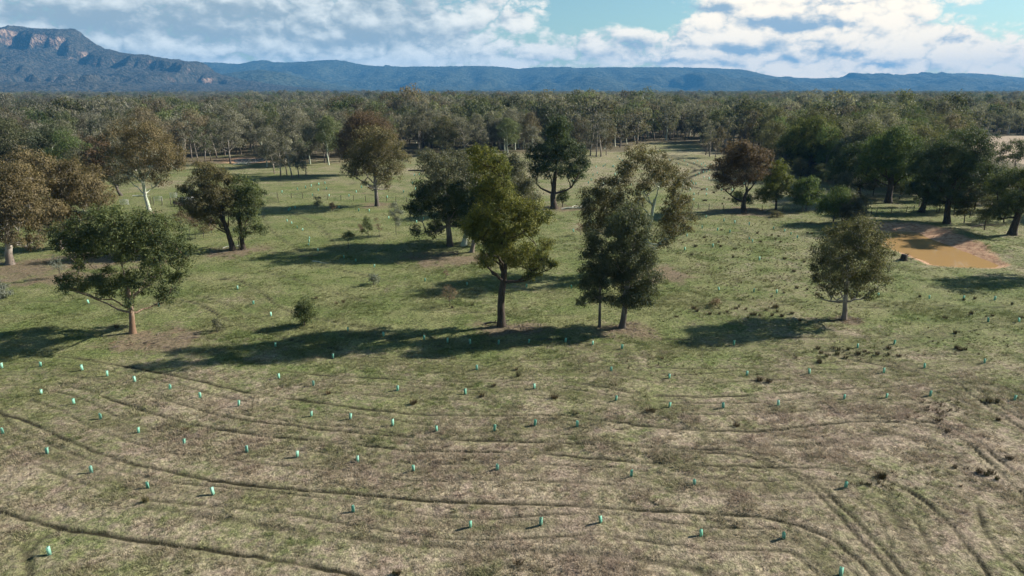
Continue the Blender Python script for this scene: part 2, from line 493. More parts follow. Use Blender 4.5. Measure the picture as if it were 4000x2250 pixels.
for pts, st, w, _ in TRK + WHEELS:
    line = pts if isinstance(pts, np.ndarray) else cr([gp(*p) for p in pts], 0.8)
    lx = GX + 0.12 * fbm(GX / 0.8, GY / 0.8, 3, 21)
    ly = GY + 0.12 * fbm(GX / 0.8, GY / 0.8, 3, 33)
    w = w * 0.86
    st = max(st, 0.55) if w < 0.24 else st
    d = seg_dist(lx, ly, line, w * 5)
    brk = np.clip(1.0 + 1.1 * fbm(GX / 2.4, GY / 2.4, 3, 55), 0.40, 1.25)
    g = st * brk * np.exp(-(d / w) ** 2)
    rut = np.maximum(rut, g)
    band = np.maximum(band, 0.35 * st * np.exp(-(d / (w * 3.2)) ** 2))
    lip = np.maximum(lip, st * np.clip(brk, 0, 1) * np.exp(-((d - 1.9 * w) / (0.7 * w)) ** 2))
    bald = np.maximum(bald, st * np.exp(-(d / (w * 2.4)) ** 4))
    GZ = GZ - 0.10 * g + 0.02 * st * np.exp(-((d - 2.0 * w) / (0.8 * w)) ** 2)
for pts in ROWS:
    line = cr([gp(*p) for p in pts], 1.0)
    d = seg_dist(GX, GY, line, 3.5)
    brk = np.clip(1.0 + 1.5 * fbm(GX / 4.5, GY / 4.5, 2, 77), 0.1, 1.3)
    band = np.maximum(band, 0.85 * brk * np.exp(-((d + 0.5 * fbm(GX / 1.3, GY / 1.3, 2, 78)) / 0.75) ** 2))
# litter of bark and leaves below the trees: (position, half width, half depth in metres)
LIT = [(395, 852, 6.5, 4.2), (590, 634, 5.5, 4.5), (1275, 826, 4.5, 2.6), (1150, 650, 9, 5), (40, 680, 12, 9), (240, 655, 9, 7), (1580, 832, 3.6, 2.8), (2130, 806, 2.0, 1.5), (1400, 522, 7, 5),
       (950, 515, 4, 4), (1870, 532, 7, 7), (376, 535, 4, 4), (1640, 690, 6, 5), (560, 402, 40, 14), (150, 700, 10, 4)]
litter = np.zeros_like(GX)
for u, v, rx, ry in LIT:
    x0, y0 = gp(u, v)
    q = np.hypot((GX - x0) / rx, (GY - y0) / ry) + 0.95 * fbm(GX / 1.9, GY / 1.9, 4, 91)
    litter = np.maximum(litter, 1 - sstep(q, 0.40, 1.20))
mud = np.zeros_like(GX)
near = np.nonzero((np.abs(GX - pc[0]) < 45) & (np.abs(GY - pc[1]) < 45))[0]
x, y = GX[near], GY[near]
d = seg_dist(x, y, pond_xy, 30.0)
d = np.where(inside(x, y, pond_xy), -d, d)
d = d + 0.9 * fbm(x / 2.6, y / 2.6, 3, 62) + 0.8 * fbm(x / 7.0, y / 7.0, 2, 63)
side = sstep((x - pc[0]) * 0.75 + (y - pc[1]) * 0.62, -2.0, 7.0)
wob = 0.5 * fbm(x / 1.7, y / 1.7, 3, 61)
wd = 2.0 + 2.9 * side
zz = np.where(d < 0, WATER_Z - np.minimum(-d * 0.22, 1.2), WATER_Z + (0.50 + 0.60 * side) * sstep(d, 0.0, wd))
zz = zz + (GZ[near] - 0.0) * sstep(d, 0, 3) - (0.65 * side) * sstep(d, wd, wd + 5.5)
zz = np.where(d < 18, zz, GZ[near])
GZ[near] = zz
mud[near] = 1 - sstep(d + wob, wd * 0.75, wd * 1.05)
near = np.nonzero((np.abs(GX - pool_xy[:, 0].mean()) < 60) & (np.abs(GY - pool_xy[:, 1].mean()) < 60))[0]
x, y = GX[near], GY[near]
d = seg_dist(x, y, pool_xy, 30.0)
d = np.where(inside(x, y, pool_xy), -d, d)
GZ[near] = np.where(d < 0, -0.2 - np.minimum(-d * 0.2, 1.0), np.minimum(GZ[near], 0) + -0.2 * (1 - sstep(d, 0, 3)))
mud[near] = np.maximum(mud[near], 0.8 * (1 - sstep(d, 2, 6)))
FIELD = [(2385, 346), (2480, 343), (2760, 341), (2900, 420), (2560, 412), (2500, 392), (2440, 372)]
field_xy = np.array([gp(u, v) for u, v in FIELD])
bare = np.zeros_like(GX)
fi = np.nonzero(GY > 200)[0]
bare[fi] = inside(GX[fi], GY[fi], field_xy)
# the far plain drops a hair so that it never touches the hills' feet
idx = np.arange(len(yy) * NC).reshape(len(yy), NC)
gf = np.stack([idx[:-1, :-1], idx[:-1, 1:], idx[1:, 1:], idx[1:, :-1]], -1).reshape(-1, 4)

# colour of the pasture as a function of place, shared by the soil sheet and the tufts that grow on it
grp = bpy.data.node_groups.new('pasture_colour', 'ShaderNodeTree')
grp.interface.new_socket('Place', in_out='INPUT', socket_type='NodeSocketVector')
grp.interface.new_socket('Color', in_out='OUTPUT', socket_type='NodeSocketColor')
grp.interface.new_socket('Dry', in_out='OUTPUT', socket_type='NodeSocketFloat')
G = NB(grp)
gi, go = G.new('NodeGroupInput'), G.new('NodeGroupOutput')
pl = gi.outputs[0]
px_, py_, _ = G.sep(pl)
n_big = G.noise(pl, 0.045, 3, 0.55)
n_mid = G.noise(G.vm('MULTIPLY', pl, (1, 1.0, 1)), 0.28, 4, 0.6)
n_sml = G.noise(pl, 1.5, 3, 0.65)
# the pasture is greener in the middle distance and on the left, drier in front and far away
gy1 = G.ss(py_, 40.0, 74.0, 0.22, -0.32)
gy2 = G.ss(py_, 125.0, 230.0, 0.0, 0.30)
gx1 = G.ss(px_, -30.0, 40.0, -0.07, 0.06)
drive = G.math('ADD', G.math('ADD', gy1, gy2), G.math('ADD', gx1, G.math('ADD', G.math('MULTIPLY_ADD', n_big, 1.1, -0.55), G.math('MULTIPLY_ADD', n_mid, 1.1, -0.55))))
dry = G.ss(G.math('ADD', drive, G.math('MULTIPLY_ADD', n_sml, 1.1, -0.55)), -0.34, 0.42)
hue = G.noise(pl, 0.16, 3, 0.6)
green = G.mix(G.ss(hue, 0.35, 0.65), (0.112, 0.138, 0.048), (0.170, 0.176, 0.080))
straw = G.mix(G.ss(G.noise(pl, 0.4, 3, 0.6), 0.38, 0.62), (0.264, 0.206, 0.162), (0.290, 0.240, 0.174))
farc = G.mix(G.ss(py_, 150.0, 330.0), straw, (0.27, 0.235, 0.15))
G.l.new(G.mix(dry, green, farc), go.inputs[0])
G.l.new(dry, go.inputs[1])

def mat_ground():
    m, nb, out = material('pasture')
    geo = nb.new('ShaderNodeNewGeometry')
    pos = geo.outputs['Position']
    g = nb.new('ShaderNodeGroup', node_tree=grp)
    nb.l.new(pos, g.inputs[0])
    c = g.outputs[0]
    f1 = nb.noise(pos, 3.2, 4, 0.7)
    f2 = nb.noise(nb.vm('MULTIPLY', pos, (1, 0.7, 1)), 9.0, 3, 0.7)
    v = nb.math('MULTIPLY', nb.ss(f1, 0.3, 0.7, 0.48, 1.30), nb.ss(f2, 0.3, 0.7, 0.60, 1.30))
    c = nb.vm('SCALE', c, v)
    # bare soil shows between the clumps
    c = nb.mix(nb.ss(nb.noise(pos, 0.9, 4, 0.65), 0.56, 0.70, 0, .42), c, (0.135, 0.105, 0.078))
    b = nb.attr('band')
    c = nb.mix(nb.math('MULTIPLY', b, 0.62), c, nb.mix(nb.ss(f1, .4, .6), (0.062, 0.058, 0.030), (0.085, 0.085, 0.036)))
    c = nb.mix(nb.math('MULTIPLY', nb.attr('lip'), 0.25), c, (0.27, 0.23, 0.145))
    r = nb.attr('rut')
    c = nb.mix(nb.math('MULTIPLY', r, 1.25, clamp=True), c, (0.030, 0.027, 0.016))
    lt = nb.attr('litter')
    lc = nb.mix(nb.ss(nb.noise(pos, 2.8, 5, 0.75), 0.38, 0.62), (0.085, 0.060, 0.045), (0.205, 0.150, 0.110))
    c = nb.mix(nb.math('MULTIPLY', lt, 0.78), c, lc)
    md = nb.attr('mud')
    mc = nb.mix(nb.ss(nb.noise(nb.vm('MULTIPLY', pos, (1, 1, 3)), 1.1, 5, 0.7), 0.35, 0.65), (0.26, 0.145, 0.088), (0.46, 0.30, 0.19))
    c = nb.mix(md, c, mc)
    fd = nb.attr('bare')
    c = nb.mix(fd, c, nb.mix(nb.noise(pos, 0.05, 4, 0.6), (0.26, 0.20, 0.15), (0.33, 0.27, 0.20)))
    # woodland floor
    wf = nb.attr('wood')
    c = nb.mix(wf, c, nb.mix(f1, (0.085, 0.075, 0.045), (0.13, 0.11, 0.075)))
    h = nb.math('ADD', nb.math('MULTIPLY', f1, 0.7), nb.math('MULTIPLY', f2, 0.4))
    principled(nb, out, c, 0.95, 0.08, bump(nb, h, 0.9, 0.16))
    return m
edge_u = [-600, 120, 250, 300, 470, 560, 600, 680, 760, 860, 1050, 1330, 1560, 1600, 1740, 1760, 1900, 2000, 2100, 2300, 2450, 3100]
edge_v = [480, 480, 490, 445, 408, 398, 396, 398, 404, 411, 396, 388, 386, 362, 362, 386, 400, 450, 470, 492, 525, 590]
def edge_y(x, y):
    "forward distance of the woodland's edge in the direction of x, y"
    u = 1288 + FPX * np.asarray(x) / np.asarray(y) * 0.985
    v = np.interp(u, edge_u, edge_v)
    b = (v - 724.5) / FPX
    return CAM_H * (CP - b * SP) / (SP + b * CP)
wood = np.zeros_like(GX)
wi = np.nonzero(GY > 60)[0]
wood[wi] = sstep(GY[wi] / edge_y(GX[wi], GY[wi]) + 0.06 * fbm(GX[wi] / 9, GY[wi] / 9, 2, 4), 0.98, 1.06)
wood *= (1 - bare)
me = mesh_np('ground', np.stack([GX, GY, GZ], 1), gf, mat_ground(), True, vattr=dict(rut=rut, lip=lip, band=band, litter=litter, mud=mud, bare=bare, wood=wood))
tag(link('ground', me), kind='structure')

# ------------------------------------------------------------------ water
def mat_water(name, c, rough):
    m, nb, out = material(name)
    pos = nb.new('ShaderNodeNewGeometry').outputs['Position']
    h = nb.noise(pos, 1.6, 3, 0.6)
    principled(nb, out, nb.mix(nb.noise(pos, 0.15, 2), c, tuple(k * 0.86 for k in c)), rough, 0.5, bump(nb, h, 0.03, 0.01), IOR=1.36)
    return m
def water(name, poly, z, mat, grow):
    c = poly.mean(axis=0)
    p = c + (poly - c) * grow
    n = len(p)
    v = [(q[0], q[1], z) for q in p] + [(c[0], c[1], z)]
    bm = bmesh.new()
    bv = [bm.verts.new(q) for q in v]
    for i in range(n - 1):
        f = bm.faces.new((bv[i], bv[i + 1], bv[n]))
    bmesh.ops.recalc_face_normals(bm, faces=bm.faces)
    me = bpy.data.meshes.new(name)
    bm.to_mesh(me)
    if me.polygons[0].normal.z < 0: me.flip_normals()
    me.materials.append(mat)
    return tag(link(name, me), kind='structure')
water('dam_water', pond_xy, WATER_Z + 0.06, mat_water('muddy_water', (0.37, 0.238, 0.105), 0.03), 1.10)
water('pool_water', pool_xy, -0.16, mat_water('grey_water', (0.30, 0.30, 0.30), 0.06), 1.02)

# ------------------------------------------------------------------ hills
def mat_hill(name, veg_a, veg_b, rock_a, rock_b, lo, hi, grain):
    m, nb, out = material(name)
    geo = nb.new('ShaderNodeNewGeometry')
    pos = geo.outputs['Position']
    c = nb.mix(nb.ss(nb.noise(pos, grain, 4, 0.7), 0.36, 0.64), veg_a, veg_b)
    st = nb.attr('steep')
    patch = nb.noise(nb.vm('MULTIPLY', pos, (1, 1, 2.2)), 0.010, 5, 0.68)
    k = nb.ss(nb.math('ADD', st, nb.math('MULTIPLY_ADD', patch, 2.6, -1.3)), lo, hi)
    rk = nb.mix(nb.ss(nb.noise(nb.vm('MULTIPLY', pos, (1, 1, 0.5)), 0.03, 5, 0.7), 0.35, 0.65), rock_a, rock_b)
    crack = nb.noise(nb.vm('MULTIPLY', pos, (1, 1, 0.18)), 0.06, 4, 0.7)
    rk = nb.mix(nb.ss(crack, 0.42, 0.56, 0.85, 0), rk, (0.06, 0.05, 0.045))
    sel = nb.ss(nb.noise(pos, 0.0075, 4, 0.65), 0.47, 0.60)
    c = nb.mix(nb.math('MULTIPLY', k, sel), c, rk)
    h = nb.noise(pos, grain * 1.3, 3, 0.7)
    principled(nb, out, c, 0.95, 0.05, bump(nb, h, 1.0, 22.0))
    return m
def hill(name, prof, yr, yf, shape, mat, amp, seed, terr=None, nu=420, nt=110, back=0.25, gul=160.0, rough=4.0, cliff=0.0):
    pu, pv = np.array(prof, float).T
    u = np.linspace(pu[0], pu[-1], nu)
    v = np.interp(u, pu, pv)
    rx, rz = [], []
    for a, b in zip(u, v):
        p, _ = at(a, b, yr)
        rx.append(p[0]); rz.append(p[2])
    rx, rz = np.array(rx), np.array(rz)
    t = np.concatenate([np.linspace(0, 1, nt), np.linspace(1.03, 1 + back, 10)])
    T, X = np.meshgrid(t, rx, indexing='ij')
    Zr = np.broadcast_to(rz[None, :], X.shape)
    Y = yf + T * (yr - yf)
    Tc = T + cliff * fbm(X / 75, T * 2.0, 3, seed + 70)
    S = np.interp(Tc, [a for a, b in shape], [b for a, b in shape])
    g = fbm(X / gul + 0.15 * fbm(X / 90, Y / 90, 2, seed + 9), Y / (gul * 4.5), 4, seed)
    g2 = fbm(X / gul, Y / gul, 4, seed + 3)
    edge = np.clip(T, 0, 1) * (1 - np.clip(T, 0, 1)) * 4
    Z = Zr * S + amp * edge * (0.9 * g + 0.7 * g2) * np.clip(Zr / 150.0, 0.25, 1.6)
    if terr:
        zc, step = terr
        n = 14 * fbm(X / 120, Y / 400, 3, seed + 30)
        step = step * sstep(fbm(X / 330, Y / 900, 3, seed + 41), -0.16, 0.16)
        Z = Z - step * sstep(Z, zc - 50, zc - 4) + step * sstep(Z + n, zc - 4, zc + 7)
    Z = Z + rough * fbm(X / 16, Y / 16, 2, seed + 50) * sstep(T, 0.02, 0.2)
    Z = np.where(T > 1, Zr * (1 - (T - 1) / back * 1.1), Z)
    Z[0, :] = -6
    n0, n1 = X.shape
    idx = np.arange(n0 * n1).reshape(n0, n1)
    f = np.stack([idx[:-1, :-1], idx[:-1, 1:], idx[1:, 1:], idx[1:, :-1]], -1).reshape(-1, 4)
    dz = np.hypot(np.gradient(Z, axis=0) / np.gradient(Y, axis=0), np.gradient(Z, axis=1) / np.gradient(X, axis=1) * 0.6)
    me = mesh_np(name, np.stack([X.ravel(), Y.ravel(), Z.ravel()], 1), f, mat, True, vattr=dict(steep=np.clip(dz.ravel(), 0, 3)))
    return tag(link(name, me), kind='structure')
m_mesa = mat_hill('escarpment_bush', (0.016, 0.020, 0.017), (0.080, 0.074, 0.058), (0.24, 0.15, 0.10), (0.42, 0.30, 0.22), 1.0, 1.9, 0.05)
m_range = mat_hill('range_bush', (0.018, 0.028, 0.020), (0.075, 0.085, 0.055), (0.34, 0.24, 0.19), (0.42, 0.33, 0.27), 1.0, 1.5, 0.03)
MESA = [(-700, 92), (-500, 84), (-300, 80), (-120, 76), (0, 73), (60, 71), (120, 72), (190, 73), (203, 79), (214, 90), (226, 100), (240, 110), (265, 121), (300, 131), (318, 134), (350, 137), (378, 138), (382, 141), (420, 147), (450, 150),
        (478, 156), (500, 155), (520, 161), (530, 172), (538, 180), (560, 188), (600, 197), (680, 211), (760, 220), (830, 226), (960, 231)]
hill('escarpment_hill', MESA, 5200, 2900, [(0, 0), (.25, .10), (.6, .38), (.80, .60), (.86, .66), (.885, .90), (.93, .96), (1, 1.0), (2, 1)], m_mesa, 52, 3, terr=(98, 26), nu=460, nt=150, gul=200, rough=7, cliff=0.06)
FOOT = [(480, 200), (560, 186), (610, 179), (655, 175), (700, 180), (740, 190), (790, 203), (860, 217), (960, 228), (1060, 232)]
hill('foothill', FOOT, 6600, 5400, [(0, 0), (.5, .45), (1, 1), (2, 1)], m_range, 40, 11, nu=180, nt=50, gul=150)
RANGE = [(-900, 150), (300, 160), (520, 157), (560, 158), (600, 161), (640, 153), (665, 151), (690, 156), (730, 157), (790, 153), (840, 150), (870, 153), (900, 161), (935, 165), (965, 167), (972, 163), (985, 166), (1010, 168), (1100, 167), (1180, 166), (1230, 166), (1290, 171), (1305, 173),
         (1345, 169), (1430, 168), (1450, 172), (1470, 170), (1540, 169), (1620, 169), (1700, 169), (1780, 171), (1860, 174), (1878, 177), (1905, 184), (1940, 192), (1965, 194), (1975, 191), (1990, 195), (2050, 197), (2110, 195), (2124, 192), (2134, 185), (2146, 182), (2158, 185), (2172, 185), (2190, 190), (2197, 184), (2207, 190),
         (2230, 190), (2250, 187), (2275, 188), (2296, 184), (2304, 187), (2318, 181), (2330, 185), (2352, 186), (2368, 181), (2390, 185), (2440, 184), (2490, 187), (2530, 192), (2576, 196), (2700, 198), (3300, 190)]
hill('distant_range', RANGE, 9300, 6300, [(0, 0), (.3, .14), (.6, .40), (.85, .78), (1, 1), (2, 1)], m_range, 90, 23, nu=600, nt=76, gul=420, rough=9)
RIDGE2 = [(1900, 214), (1960, 200), (2010, 204), (2080, 212), (2130, 206), (2180, 200), (2260, 207), (2360, 216), (2420, 209), (2500, 205), (2600, 207), (2800, 214), (3000, 225)]

# ------------------------------------------------------------------ haze over the whole valley
mh, nb, out = material('valley_haze')
vol = nb.new('ShaderNodeVolumePrincipled')
vol.inputs['Color'].default_value = (0.095, 0.36, 0.76, 1)
vol.inputs['Density'].default_value = 6.8e-5
vol.inputs['Anisotropy'].default_value = 0.0
nb.l.new(vol.outputs[0], out.inputs['Volume'])
g = Geo()
g.box((0, 5700, 236), (24400, 12400, 490))
tag(link('haze', g.mesh('haze', mh)), 'thin blue haze lying over the whole valley', 'haze', kind='stuff')

# ------------------------------------------------------------------ foliage and bark
def mat_leaf(name, a, b, spread=0.0, trans=0.33, alt=None):
    "leaf colour runs from a to b by leaf and by clump; spread lets whole trees differ"
    m, nb, out = material(name)
    tcn = nb.new('ShaderNodeTexCoord')
    n = nb.noise(tcn.outputs['Object'], 0.45, 3, 0.6)
    lv = nb.attr('leaf')
    f = nb.ss(nb.math('ADD', nb.math('MULTIPLY', lv, 0.55), nb.math('MULTIPLY_ADD', n, 1.6, -0.55)), 0.05, 0.95)
    c = nb.mix(f, a, b)
    if spread:
        rnd = nb.new('ShaderNodeObjectInfo').outputs['Random']
        if alt:
            r2 = nb.math('FRACT', nb.math('MULTIPLY', rnd, 7.31))
            for i, (lo, hi, k) in enumerate(alt):
                sel = nb.math('MULTIPLY', nb.math('GREATER_THAN', r2, lo), nb.math('LESS_THAN', r2, hi))
                c = nb.mix(nb.math('MULTIPLY', sel, 0.85), c, nb.mix(f, k, tuple(q * 1.5 for q in k)))
        patchy = nb.noise(nb.new('ShaderNodeObjectInfo').outputs['Location'], 0.012, 3, 0.6)
        c = nb.vm('SCALE', c, nb.ss(patchy, 0.3, 0.7, 0.70, 1.30))
        c = nb.vm('SCALE', c, nb.ss(rnd, 0, 1, 1 - spread, 1 + spread, lin=True))
    d = nb.new('ShaderNodeBsdfPrincipled')
    nb.l.new(c, d.inputs['Base Color'])
    d.inputs['Roughness'].default_value = 0.7
    d.inputs['Specular IOR Level'].default_value = 0.2
    tr = nb.new('ShaderNodeBsdfTranslucent')
    nb.l.new(nb.mix(1.0, c, (1.0, 1.05, 0.6), 'MULTIPLY'), tr.inputs['Color'])
    mx = nb.new('ShaderNodeMixShader')
    mx.inputs[0].default_value = trans
    nb.l.new(d.outputs[0], mx.inputs[1])
    nb.l.new(tr.outputs[0], mx.inputs[2])
    nb.l.new(mx.outputs[0], out.inputs['Surface'])
    return m
def mat_bark(name, a, b, low=None, sc=1.6):
    m, nb, out = material(name)
    o = nb.new('ShaderNodeTexCoord').outputs['Object']
    st = nb.noise(nb.vm('MULTIPLY', o, (3.0, 3.0, 0.5)), sc, 5, 0.7)
    c = nb.mix(nb.ss(st, 0.36, 0.64), a, b)
    if low:   # rough darker stocking of old bark round the foot of the trunk
        z = nb.sep(o)[2]
        c = nb.mix(nb.ss(nb.math('ADD', z, nb.math('MULTIPLY_ADD', st, 3.0, -1.5)), 1.2, 3.2, 0.9, 0.0), c, low)
    principled(nb, out, c, 0.9, 0.15, bump(nb, st, 0.7, 0.06))
    return m
LEAF = {
 'green':  mat_leaf('leaf_green', (0.040, 0.057, 0.024), (0.125, 0.148, 0.055)),
 'dark':   mat_leaf('leaf_dark_green', (0.031, 0.048, 0.025), (0.081, 0.104, 0.047)),
 'bright': mat_leaf('leaf_fresh_green', (0.046, 0.078, 0.026), (0.137, 0.176, 0.052)),
 'olive':  mat_leaf('leaf_olive', (0.042, 0.066, 0.020), (0.185, 0.190, 0.046)),
 'brown':  mat_leaf('leaf_bronze', (0.072, 0.061, 0.033), (0.210, 0.165, 0.086)),
 'rust':   mat_leaf('leaf_rust', (0.070, 0.050, 0.033), (0.165, 0.112, 0.068)),
 'grey':   mat_leaf('leaf_grey_green', (0.065, 0.070, 0.044), (0.163, 0.159, 0.101)),
 'mixed':  mat_leaf('leaf_olive_brown', (0.052, 0.056, 0.028), (0.190, 0.158, 0.078)),
 'yellow': mat_leaf('leaf_yellow_olive', (0.044, 0.064, 0.020), (0.215, 0.208, 0.050)),
 'sage':   mat_leaf('leaf_sage', (0.040, 0.052, 0.030), (0.135, 0.145, 0.078)),
 'gum':    mat_leaf('leaf_gum', (0.044, 0.052, 0.026), (0.185, 0.172, 0.080)),
 'pale':   mat_leaf('leaf_pale_grey', (0.111, 0.124, 0.098), (0.221, 0.234, 0.195)),
 'pink':   mat_leaf('leaf_dry_pink', (0.143, 0.098, 0.072), (0.260, 0.182, 0.130)),
 'wood':   mat_leaf('leaf_woodland', (0.086, 0.085, 0.066), (0.228, 0.217, 0.168), 0.30, 0.38,
                    [(0.0, 0.10, (0.110, 0.088, 0.058)), (0.10, 0.26, (0.080, 0.096, 0.040)), (0.28, 0.34, (0.094, 0.076, 0.054)), (0.38, 0.48, (0.060, 0.072, 0.038))]),
 'woodg':  mat_leaf('leaf_woodland_dark', (0.048, 0.058, 0.031), (0.142, 0.146, 0.074), 0.30, 0.38,
                    [(0.0, 0.2, (0.076, 0.072, 0.040)), (0.2, 0.35, (0.062, 0.088, 0.030))]),
}
BARK = {
 'pale':  mat_bark('bark_pale', (0.25, 0.22, 0.185), (0.41, 0.37, 0.32), (0.15, 0.12, 0.10)),
 'white': mat_bark('bark_white', (0.30, 0.38, 0.25), (0.47, 0.44, 0.40)),
 'dark':  mat_bark('bark_dark', (0.028, 0.023, 0.019), (0.085, 0.066, 0.052), None, 2.6),
 'tan':   mat_bark('bark_tan', (0.12, 0.088, 0.065), (0.27, 0.205, 0.15), (0.17, 0.105, 0.068), 3.0),
 'grey':  mat_bark('bark_grey', (0.12, 0.105, 0.09), (0.27, 0.245, 0.22), (0.07, 0.058, 0.05)),
}

def unit(v):
    return v / (np.linalg.norm(v, axis=-1, keepdims=True) + 1e-9)
def leaf_quads(rng, clumps, size, dens, droop=0.5, sub=0.42, flat=0.62, gap=0.12):
    """leaves of a crown. clumps: (centre, radii). Each clump carries loose tufts through its outer half, each tuft a cloud of leaves
    facing partly outwards and hanging a little."""
    C, N, A, T = [], [], [], []
    for c, r in clumps:
        c, r = np.asarray(c, float), np.asarray(r, float)
        rm = float(np.mean(r))
        sr = max(1.1 * sub * rm ** 0.75, size * 1.4)
        nt = max(4, int(3.6 * (rm / sr) ** 2))
        d = unit(rng.normal(size=(nt, 3)))
        d[:, 2] = np.where(d[:, 2] < -0.45, -d[:, 2] * 0.6, d[:, 2])
        d = unit(d)
        rad = rng.uniform(0.15, 1.0, nt)[:, None] ** 0.45
        rad = rad * np.where(rng.uniform(size=(nt, 1)) < 0.2, 1.3, 1.0)
        tc_ = c + d * r * rad
        keep = rng.uniform(size=nt) > gap
        tc_, d = tc_[keep], d[keep]
        T.append(tc_)
        k = max(5, int(dens * 3.6 * sr * sr / (size * size * 0.40)))
        for t, dd in zip(tc_, d):
            s = sr * rng.uniform(0.6, 1.3)
            kk = max(4, int(k * (s / sr) ** 2))
            e = rng.normal(size=(kk, 3))
            p = t + e * np.array((s, s, s * 0.80)) * 0.52
            C.append(p)
            N.append(unit(unit(e) * 0.55 + dd * 0.55 + np.array((0, 0, 0.30)) + rng.normal(size=(kk, 3)) * 0.55))
            A.append(np.full(kk, rng.uniform()))
    C, N, A = np.concatenate(C), np.concatenate(N), np.concatenate(A)
    n = len(C)
    al = unit(rng.normal(size=(n, 3)) + np.array((0, 0, -droop * 2.2)))
    al = unit(al - N * np.sum(al * N, 1)[:, None])
    sd = np.cross(N, al)
    L = size * rng.uniform(0.7, 1.4, n)[:, None]
    Wd = L * rng.uniform(0.27, 0.46, n)[:, None]
    bend = N * L * 0.10
    v = np.stack([C - al * L * 0.5 - sd * Wd * 0.2 - bend, C - al * L * 0.08 + sd * Wd * 0.5, C + al * L * 0.5 + sd * Wd * 0.16 - bend, C + al * L * 0.08 - sd * Wd * 0.5], 1)
    f = np.arange(n * 4).reshape(n, 4)
    return v.reshape(-1, 3), f, np.clip(0.6 * A + 0.4 * rng.uniform(size=n), 0, 1), np.concatenate(T)

def limb(rng, a, b, ra, rb, g, sag=0.12, sides=5, n=7):
    a, b = np.asarray(a, float), np.asarray(b, float)
    L = np.linalg.norm(b - a)
    t = np.linspace(0, 1, n)[:, None]
    mid = (a + b) / 2 + np.array((0, 0, -sag * L)) + rng.normal(size=3) * L * 0.07
    p = (1 - t) ** 2 * a + 2 * t * (1 - t) * mid + t ** 2 * b
    p[1:-1] += rng.normal(size=(n - 2, 3)) * L * 0.016
    g.tube(p, np.linspace(ra, rb, n), sides)
    return p

DENS = 1.08
def grow(name, seed, base, top, clumps, leaf, bark, r0, size=0.26, dens=0.85, droop=0.8, sub=0.42, forks=None, lean=(0, 0), gap=0.12, twigs=3, flat=0.62, rlimb=0.42, sides=9, low=0.42):
    """one tree in its own space (base at the origin). top: height at which the trunk dissolves into limbs.
    clumps: list of (centre, radii) relative to the base."""
    rng = np.random.default_rng(seed)
    g = Geo()
    n = 10
    tt = np.concatenate([[0, 0.035, 0.09], np.linspace(0.2, 1, 7)])
    wob = np.cumsum(rng.normal(size=(n, 2)) * r0 * 0.16, axis=0) * np.minimum(1, tt * 4)[:, None]
    wob -= wob[0]
    tp = np.stack([lean[0] * tt ** 1.2 + wob[:, 0], lean[1] * tt ** 1.2 + wob[:, 1], tt * top - 0.15 * (tt == 0)], 1)
    tr = 0.80 * r0 * (1.0 - 0.45 * tt) * (1 + 0.45 * np.exp(-tt * top / (r0 * 0.9)))
    gt = Geo()
    gt.tube(tp, tr, sides)
    cl = sorted(clumps, key=lambda c: c[0][2])
    nl = len(cl)
    tips = []
    for c, r in cl:
        c = np.asarray(c, float)
        # leave the trunk well below the clump, or leave an earlier limb that already heads that way
        zt = np.clip(c[2] - np.hypot(c[0], c[1]) * 0.8 - float(np.mean(r)) * 0.6, top * low, top * 0.98)
        k = zt / top
        org = np.array([np.interp(k, tt, tp[:, i]) for i in range(3)])
        rr = np.interp(k, tt, tr) * rlimb
        best = None
        for q in tips:
            for j in (3, 4):
                s = q[0][j]
                dq = np.linalg.norm(c - s)
                if s[2] < c[2] - 0.2 and dq < 0.72 * np.linalg.norm(c - org) and (best is None or dq < best[0]):
                    best = (dq, s, q[1] * 0.72)
        if best is not None:
            org, rr = best[1], best[2]
        rr = max(rr, r0 * 0.10)
        p = limb(rng, org, c + np.array((0, 0, -0.1 * r[2])), rr, max(rr * 0.34, r0 * 0.05), g, 0.10, 5)
        tips.append((p, rr))
    v, f, a, T = leaf_quads(rng, clumps, size * 1.04, dens * DENS * (1.15 if twigs == 3 else 1.0), droop, sub, flat, gap)
    if twigs:
        cen = np.array([c for c, r in clumps])
        for t in T[:: max(1, int(9 / twigs))]:
            i = int(np.argmin(np.sum((cen - t) ** 2, 1)))
            limb(rng, cen[i], t, r0 * 0.075, r0 * 0.028, g, 0.04, 3, 4)
    return gt.mesh(name + '_trunk', BARK[bark], True), g.mesh(name + '_limbs', BARK[bark], True), mesh_np(name + '_crown', v, f, LEAF[leaf], fattr=dict(leaf=a))

